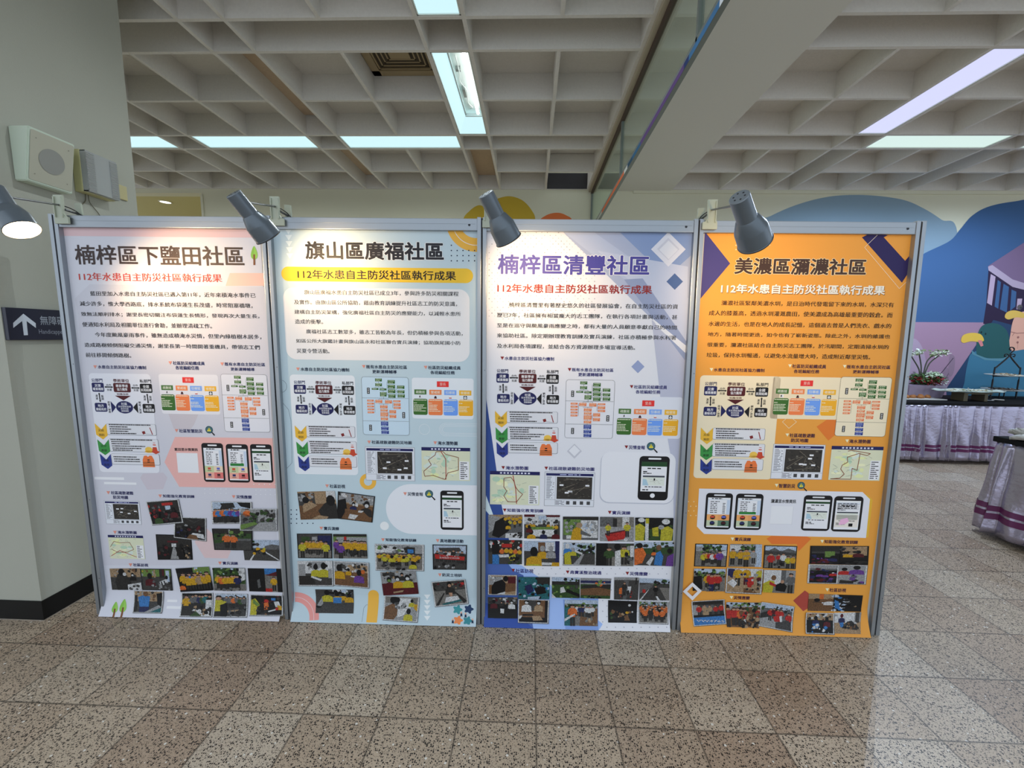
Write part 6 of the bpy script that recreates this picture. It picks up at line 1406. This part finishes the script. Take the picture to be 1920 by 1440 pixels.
box(bm, PX + .046, PX + .074, ey0 + .003, ey1 - .003, ez1 - .008, ez1 - .004); box(bm, PX + .046, PX + .074, ey0 + .003, ey1 - .003, ez0 + .004, ez0 + .008)
from_bm('cover', bm, M_CLEAR, t)
bm = bmesh.new()
for y in (2.315, 2.372): lathe(bm, [(.0001, 0), (.011, 0), (.011, .135), (.0001, .135)], Matrix.Translation((PX + .058, y, ez0 + .03)), 12)
from_bm('tube', bm, mat('unlit_tube', rgb(225, 228, 228), .25), t)
bm = bmesh.new(); box(bm, PX + .046, PX + .0475, ey0 + .01, ey1 - .01, ez0 + .01, ez1 - .01); box(bm, PX + .048, PX + .068, ey0 + .03, ey1 - .03, ez0 + .010, ez0 + .030, 0, None, .003)
from_bm('reflector', bm, mat('mirror_reflector', rgb(190, 196, 196), .2, .7), t)
bm = bmesh.new()
tube(bm, curve_pts([(PX + .012, 2.30, ez0), (PX + .006, 2.302, 2.165), (PX + .005, 2.285, 2.14), (PX + .005, 2.268, 2.115), (PX + .005, 2.27, 2.0)], 6), .0022, 6)
tube(bm, curve_pts([(PX + .012, 2.315, ez0), (PX + .006, 2.325, 2.16), (PX + .005, 2.37, 2.11), (PX + .005, 2.41, 2.03), (PX + .005, 2.42, 1.9)], 6), .0018, 6)
from_bm('cord', bm, mat('dusty_cord', rgb(96, 90, 70), .6), t)
bm = bmesh.new(); box(bm, PX + .0005, PX + .010, 2.452, 2.548, 2.236, 2.318, 0, None, .004)
tag(from_bm('cover_plate', bm, mat('beige_plate', rgb(186, 176, 128), .5)), 'small blank beige plate on the pillar, right beside the emergency light', 'cover plate')

t = thing('direction_sign', (PX, 2.1, 1.412), 'navy sign with a white arrow and Handicapped lettering on the pillar', 'sign')
SG = PX + .020
bm = bmesh.new(); box(bm, PX + .0005, SG, 1.874, 2.46, 1.412, 1.563, 0, None, .002); from_bm('sign_plate', bm, mat('navy_plate', rgb(18, 20, 44), .35), t)
spx = lambda x, y: (lambda p: (p.y, p.z))(on_x(x, y, SG))
A = Art(lambda a, b, o: Vector((SG + .0004 + o, a, b)), spx)
SW = rgb(190, 196, 204, 1.2)
A.poly([(x / 6.544, 540 + y / 6.544) for x, y in ((285, 315), (437, 432), (440, 490), (325, 405), (342, 578), (292, 580), (270, 405), (162, 490), (160, 428))], SW, 1)
A.build('arrow', t, M_MURAL)
A = Art(A.surf, spx)
a, b = spx(73.8, 592), spx(107, 609.8); wd = b[0] - a[0]
A.text_ab('無障礙', a[0], b[1], a[0] + wd * 1.52, a[1], rgb(150, 156, 166, 1.2), 1, .0)
a, b = spx(72.3, 617.4), spx(117, 628.6); wd = b[0] - a[0]
A.text_ab('Handicapped', a[0], b[1], a[0] + wd * 1.12, a[1], rgb(130, 134, 146, 1.2), 1, .0)
A.build('lettering', t, M_MURAL)

# ---------------------------------------------------------------- skirted buffet tables in the mural room
M_SATIN = mat('lilac_satin', rgb(168, 162, 182), .27, .82, spec=.6, bump=(30, .3))
M_RIB = mat('plum_ribbon', rgb(92, 28, 78), .35, .2)
M_TOPC = mat('black_tablecloth', (.008, .008, .009, 1), .8, spec=.15)
def skirt_parts(t, path, z_top, z_hem, flare, band, seed, closed=False):
    """path(u) -> (point, outward normal); pleated cloth as a grid"""
    r = random.Random(seed)
    n = 560
    ph = []; x = 0.0
    while x < path.length + .3:
        ph.append(x); x += r.choice((r.uniform(.05, .09), r.uniform(.09, .20)))
    amp = [r.uniform(.45, 1.25) for _ in ph]
    hemv = [r.uniform(-.012, .012) for _ in ph]
    def prof(u):
        k = 0
        lo, hi = 0, len(ph) - 1
        while hi - lo > 1:
            mid_ = (lo + hi) // 2
            if ph[mid_] <= u: lo = mid_
            else: hi = mid_
        f = (u - ph[lo]) / (ph[lo + 1] - ph[lo])
        a = amp[lo]
        return a * math.sin(math.pi * f) ** 0.7, hemv[lo] * math.sin(math.pi * f), math.sin(2 * math.pi * f) * a
    def pt(u, z, extra=0.0):
        p, nrm = path(u); w_, hv, sw = prof(u)
        f = (z_top - z) / (z_top - z_hem)
        tang = Vector((-nrm.y, nrm.x, 0))
        depth = .004 + (.012 + .046 * f ** .8) * w_ + flare * f
        depth += .006 * math.sin(u * 31 + z * 17) * f
        q = p + nrm * (depth + extra) + tang * (sw * .010 * f)
        q.z = z + (hv * f * f)
        return q
    def grid(z0_, z1_, rows, extra):
        bm = bmesh.new()
        g_ = [[bm.verts.new(pt(path.length * i / n, z0_ + (z1_ - z0_) * j / rows, extra)) for j in range(rows + 1)] for i in range(n + 1)]
        for i in range(n):
            for j in range(rows): bm.faces.new((g_[i][j], g_[i + 1][j], g_[i + 1][j + 1], g_[i][j + 1]))
        return bm
    sk = from_bm('skirt', grid(z_top, z_hem, 16, 0), M_SATIN, t, True)
    a, b = band; h = b - a
    from_bm('ribbon', grid(b, b - h * .40, 2, .0025), M_RIB, sk, True)
    from_bm('ribbon', grid(a + h * .44, a, 2, .0025), M_RIB, sk, True)
    sd = sk.modifiers.new('cloth', 'SOLIDIFY'); sd.thickness = .0015; sd.offset = -1
class Poly:
    def __init__(self, pts):
        self.p = [Vector((x, y, 0)) for x, y in pts]; self.L = [(b - a).length for a, b in zip(self.p, self.p[1:])]; self.length = sum(self.L)
    def __call__(self, u):
        u = min(max(u, 0), self.length - 1e-6)
        for a, b, l in zip(self.p, self.p[1:], self.L):
            if u <= l:
                d = (b - a) / l; return a + d * u, Vector((d.y, -d.x, 0))
            u -= l
        d = (self.p[-1] - self.p[-2]).normalized(); return self.p[-1].copy(), Vector((d.y, -d.x, 0))
class Circ:
    def __init__(self, c, r): self.c, self.r, self.length = Vector((c[0], c[1], 0)), r, 2 * math.pi * r
    def __call__(self, u):
        a = u / self.r; nrm = Vector((math.cos(a), math.sin(a), 0)); return self.c + nrm * self.r, nrm
TZ = .742
TX0, TX1, TY0, TY1 = 4.46, 7.9, 5.10, 5.88
t = thing('buffet_table', ((TX0 + TX1) / 2, (TY0 + TY1) / 2, 0), 'long buffet table with black top and pleated lilac satin skirt, against the mural', 'table')
bm = bmesh.new(); box(bm, TX0, TX1, TY0, TY1, TZ - .034, TZ, 0, None, .006); from_bm('tabletop', bm, M_TOPC, t)
cr_ = .05
skirt_parts(t, Poly([(TX0, TY1), (TX0, TY0 + cr_), (TX0 + cr_ * .3, TY0 + cr_ * .3), (TX0 + cr_, TY0), (TX1, TY0)]), TZ - .030, .045, .01, (.150, .232), 5)
for x in (TX0 + .15, TX1 - .15):
    for y in (TY0 + .12, TY1 - .08):
        bm = bmesh.new(); tube(bm, [(x, y, 0), (x, y, TZ - .03)], .014, 10); from_bm('leg', bm, M_ROD, t)
QX0, QX1, QY0, QY1 = 3.53, 4.28, 1.75, 3.20
t = thing('buffet_table', ((QX0 + QX1) / 2, (QY0 + QY1) / 2, 0), 'table with black top and flared lilac skirt, with a white cloth bundle on it', 'table')
bm = bmesh.new(); box(bm, QX0 - .008, QX1 + .008, QY0 - .008, QY1 + .008, .722, .764, 0, None, .008); from_bm('tabletop', bm, M_TOPC, t)
skirt_parts(t, Poly([(QX1, QY1), (QX0 + .05, QY1), (QX0 + .015, QY1 - .015), (QX0, QY1 - .05), (QX0, QY0), (QX1, QY0), (QX1, QY1)]), .728, .055, .05, (.16, .262), 9)
for x in (QX0 + .1, QX1 - .1):
    for y in (QY0 + .1, QY1 - .1):
        bm = bmesh.new(); tube(bm, [(x, y, 0), (x, y, .722)], .014, 10); from_bm('leg', bm, M_ROD, t)

# rolled white cloth on the round table
def lump(name, c, rx_, ry_, rz_, m, seed, wob_=.18, parent=None, seg=20, rings=12):
    r = random.Random(seed); bm = bmesh.new()
    bmesh.ops.create_uvsphere(bm, u_segments=seg, v_segments=rings, radius=1)
    f = [(r.uniform(2, 7), r.uniform(2, 7), r.uniform(2, 7), r.uniform(0, 6)) for _ in range(5)]
    for v in bm.verts:
        k = 1 + wob_ * sum(math.sin(a * v.co.x + b_ * v.co.y + c_ * v.co.z + p) for a, b_, c_, p in f) / 3
        v.co = Vector((c[0] + v.co.x * rx_ * k, c[1] + v.co.y * ry_ * k, c[2] + max(v.co.z, -.55) * rz_ * k))
    zmin = min(v.co.z for v in bm.verts)
    for v in bm.verts: v.co.z += c[2] - zmin - rz_ * .0
    return from_bm(name, bm, m, parent, True)
p = on_z(1948, 830, .768)
tag(lump('cloth_bundle', (p.x + .06, p.y + .06, .765), .15, .10, .058, mat('white_towel', rgb(206, 206, 204), .9, bump=(90, .5)), 4, .28), 'crumpled white cloth lying on the nearer black-topped table', 'cloth')

# planter with flowers
PY = 5.62
px0, px1 = on_y(1690, 738, PY).x, on_y(1762, 738, PY).x
t = thing('flower_planter', ((px0 + px1) / 2, PY, TZ), 'grey lilac planter of red and white flowers on the buffet table', 'planter')
ztop = on_y(1740, 721, PY).z
bm = bmesh.new()
v = [bm.verts.new(q) for q in ((px0 + .03, PY - .07, TZ), (px1 - .03, PY - .07, TZ), (px1 - .03, PY + .07, TZ), (px0 + .03, PY + .07, TZ), (px0, PY - .10, ztop), (px1, PY - .10, ztop), (px1, PY + .10, ztop), (px0, PY + .10, ztop))]
for q in ((0, 1, 2, 3), (4, 7, 6, 5), (0, 4, 5, 1), (1, 5, 6, 2), (2, 6, 7, 3), (3, 7, 4, 0)): bm.faces.new([v[i] for i in q])
bmesh.ops.bevel(bm, geom=bm.edges[:], offset=.006, segments=2, affect='EDGES')
from_bm('pot', bm, mat('lilac_pot', rgb(150, 136, 156), .55), t)
def leaves(name, c, ext, n, cols, size, parent, seed, flat=.5):
    r = random.Random(seed); bm = bmesh.new(); lay = bm.faces.layers.float_color.new('Col')
    for _ in range(n):
        while True:
            q = Vector((r.uniform(-1, 1), r.uniform(-1, 1), r.uniform(-1, 1)))
            if .35 < q.length < 1: break
        p_ = Vector((c[0] + q.x * ext[0], c[1] + q.y * ext[1], c[2] + q.z * ext[2]))
        a = Vector((r.uniform(-1, 1), r.uniform(-1, 1), r.uniform(-flat, flat))).normalized(); b_ = a.cross(Vector((r.uniform(-.6, .6), r.uniform(-.9, .2), 1))).normalized()
        L = size * r.uniform(.6, 1.3)
        vs = [bm.verts.new(p_ + a * L * x + b_ * L * y + Vector((0, 0, zz * L))) for x, y, zz in ((0, 0, 0), (.35, .30, .08), (.8, .22, .02), (1.05, 0, -.12), (.8, -.22, .02), (.35, -.30, .08))]
        f_ = bm.faces.new(vs); f_[lay] = r.choice(cols)
    me = bpy.data.meshes.new(name); bm.to_mesh(me); bm.free()
    return link(name, me, M_FOOD, parent)
fc = on_y(1736, 710, PY)
leaves('foliage', (fc.x, PY, fc.z), (.22, .12, .085), 420, [rgb(54, 84, 40, 1.4), rgb(36, 60, 28, 1.4), rgb(80, 110, 60, 1.4)], .045, t, 3)
leaves('red_blossoms', (fc.x - .01, PY - .03, fc.z - .012), (.22, .12, .065), 240, [rgb(130, 22, 30, 1.5), rgb(96, 16, 22, 1.5)], .034, t, 4)
w1 = on_y(1741, 700, PY)
leaves('white_blossoms', (w1.x, PY - .08, w1.z - .01), (.09, .05, .035), 120, [rgb(205, 212, 196, 1.3), rgb(170, 190, 160, 1.3)], .032, t, 5)
w1 = on_y(1764, 716, PY); leaves('white_blossoms', (w1.x, PY - .05, w1.z), (.03, .03, .03), 30, [rgb(205, 212, 206, 1.3)], .025, t, 6)
for k, (bx_, mid_, tip) in enumerate(((1724, (1722, 690), (1706, 664)), (1727, (1727, 685), (1723, 662)), (1731, (1738, 678), (1752, 664)), (1733, (1744, 680), (1768, 662)))):
    bm = bmesh.new(); tube(bm, curve_pts([on_y(bx_, 704, PY), on_y(*mid_, PY), on_y(*tip, PY)], 6), .0075, 8); from_bm('stem', bm, mat('dark_stem', rgb(70, 74, 62), .6), t)
    c_ = on_y(*tip, PY); leaves('flower_head', (c_.x, PY, c_.z + .01), (.05, .05, .035) if k != 3 else (.06, .05, .04), 60, [rgb(206, 212, 200, 1.3), rgb(180, 190, 160, 1.3), rgb(110, 120, 80, 1.3)], .038, t, 20 + k)

def plate(bm, c, r, m=None, seg=36):
    lathe(bm, [(.0001, .0), (r * .6, .0), (r * .95, .012), (r, .016), (r, .019), (r * .93, .016), (r * .6, .005), (.0001, .005)], Matrix.Translation(c), seg)
M_CHINA = mat('white_china', rgb(214, 214, 208), .3)
# pastry tray
p = on_z(1727, 748, TZ)
t = thing('pastry_tray', (p.x, p.y, TZ), 'white tray of golden pastries on the buffet table, below the flowers', 'tray of food')
bm = bmesh.new(); box(bm, p.x - .30, p.x + .22, p.y - .11, p.y + .11, TZ + .001, TZ + .014, 0, None, .005)
from_bm('tray', bm, M_CHINA, t)
r = random.Random(2)
for i in range(9):
    x = p.x - .26 + i * .042 + r.uniform(-.006, .006)
    lump('pastry', (x, p.y + r.uniform(-.05, .05), TZ + .012), .030, .034, .026, mat('golden_crust', rgb(176, 112, 54), .6, noise=(30, .6)), 30 + i, .12, t, 12, 8)
# serving platter on a little wooden riser
PLY = 5.36
L_, R_ = on_y(1752, 729, PLY), on_y(1878, 738, PLY)
pc_ = (L_ + R_) / 2; zp = (L_.z + R_.z) / 2
t = thing('serving_platter', (pc_.x, PLY, TZ), 'long pale wavy platter raised on wooden blocks in the middle of the buffet table', 'platter')
bm = bmesh.new(); lay_n = 48
lx = (R_.x - L_.x) / 2
ring_o = []; ring_i = []
for k in range(lay_n):
    a = 2 * math.pi * k / lay_n
    e_ = 2.6
    x = math.copysign(abs(math.cos(a)) ** (2 / e_), math.cos(a)); y = math.copysign(abs(math.sin(a)) ** (2 / e_), math.sin(a))
    ring_o.append(bm.verts.new((pc_.x + lx * x, PLY + .15 * y, zp + .010 + .006 * math.sin(9 * a)))); ring_i.append(bm.verts.new((pc_.x + lx * .9 * x, PLY + .125 * y, zp - .002)))
for k in range(lay_n): bm.faces.new((ring_o[k], ring_o[(k + 1) % lay_n], ring_i[(k + 1) % lay_n], ring_i[k]))
bm.faces.new(ring_i)
po = from_bm('dish', bm, mat('celadon_glaze', rgb(196, 210, 200), .3), t); sd = po.modifiers.new('thick', 'SOLIDIFY'); sd.thickness = .005
leaves('sandwiches', (pc_.x, PLY, zp + .014), (lx * .75, .09, .006), 160, [rgb(205, 205, 190, 1.2), rgb(150, 150, 120, 1.2), rgb(190, 170, 140, 1.2)], .030, t, 8, .2)
bm = bmesh.new(); box(bm, pc_.x - .12, pc_.x - .07, PLY - .08, PLY + .08, TZ + .001, zp - .012, 0, None, .003); box(bm, pc_.x + .13, pc_.x + .17, PLY - .08, PLY + .08, TZ + .001, zp - .012, 0, None, .003); box(bm, pc_.x - .14, pc_.x + .20, PLY - .10, PLY - .07, zp - .026, zp - .012, 0, None, .003)
from_bm('wooden_riser', bm, mat('riser_wood', rgb(96, 88, 66), .6), t)
# cake server
p = on_z(1856, 751, TZ)
t = thing('cake_server', (p.x, p.y, TZ), 'small steel cake server lying on the black tabletop', 'cake server')
bm = bmesh.new(); box(bm, p.x - .14, p.x + .02, p.y - .03, p.y + .03, TZ + .001, TZ + .006, 0, None, .002); from_bm('blade', bm, mat('bright_steel', rgb(196, 198, 200), .25, .9), t)
bm = bmesh.new(); tube(bm, [(p.x + .02, p.y, TZ + .008), (p.x + .06, p.y, TZ + .016), (p.x + .16, p.y - .01, TZ + .010)], .007, 8); from_bm('handle', bm, M_CHINA, t)
# two-tier wrought iron stand
SY = 5.68
xl, xr_ = on_y(1859, 730, SY).x, on_y(1907, 730, SY).x; xm = (xl + xr_) / 2
zu, zl_, zs, za = on_y(1885, 704, SY).z, on_y(1885, 731, SY).z, on_y(1885, 690, SY).z, on_y(1886, 672, SY).z
M_IRON = mat('wrought_iron', rgb(26, 26, 30), .5, .3)
t = thing('cake_stand', (xm, SY, TZ), 'black wrought iron two-tier stand with plates on the buffet table', 'cake stand')
bm = bmesh.new()
ir = .009
tube(bm, curve_pts([(xl, SY, TZ), (xl, SY, zs - .03), (xl + .02, SY, zs + .01), (xm - .05, SY, za - .02), (xm - .008, SY, za + .03)], 8), ir, 8)
tube(bm, curve_pts([(xr_, SY, TZ), (xr_, SY, zs - .03), (xr_ - .02, SY, zs + .01), (xm + .05, SY, za - .02), (xm + .008, SY, za + .03)], 8), ir, 8)
for sgn in (-1, 1):
    tube(bm, curve_pts([(xm, SY, za + .02), (xm + sgn * .03, SY, za + .055), (xm + sgn * .065, SY, za + .05), (xm + sgn * .06, SY, za + .022), (xm + sgn * .042, SY, za + .03)], 6), ir * .7, 6)
tube(bm, curve_pts([(xm, SY, za + .02), (xm + .01, SY, za + .07), (xm + .045, SY, za + .11), (xm + .03, SY, za + .14), (xm - .005, SY, za + .145), (xm - .015, SY, za + .12), (xm + .005, SY, za + .11)], 6), ir * .8, 6)
tube(bm, [(xl, SY, zu - .012), (xr_, SY, zu - .012)], ir * .8, 8); tube(bm, [(xl, SY, zl_ - .012), (xr_, SY, zl_ - .012)], ir * .8, 8)
from_bm('frame', bm, M_IRON, t)
for z, rr, sd_ in ((zu, .205, 41), (zl_, .215, 43)):
    bm = bmesh.new(); plate(bm, (xm, SY, z - .008), rr); pl_ = from_bm('plate', bm, M_CHINA, t, True)
    leaves('biscuits', (xm, SY, z + .012), (rr * .7, rr * .6, .008), 110, [rgb(190, 176, 150, 1.2), rgb(160, 130, 90, 1.2), rgb(210, 206, 190, 1.2)] if z == zu else [rgb(70, 62, 56, 1.2), rgb(110, 100, 86, 1.2)], .034, pl_, sd_, .25)
for x in (xm - .03, xm + .03):
    bm = bmesh.new(); tube(bm, [(x, SY + .02, TZ), (x, SY + .02, zl_ - .012)], ir * .7, 8); from_bm('foot', bm, M_IRON, t)
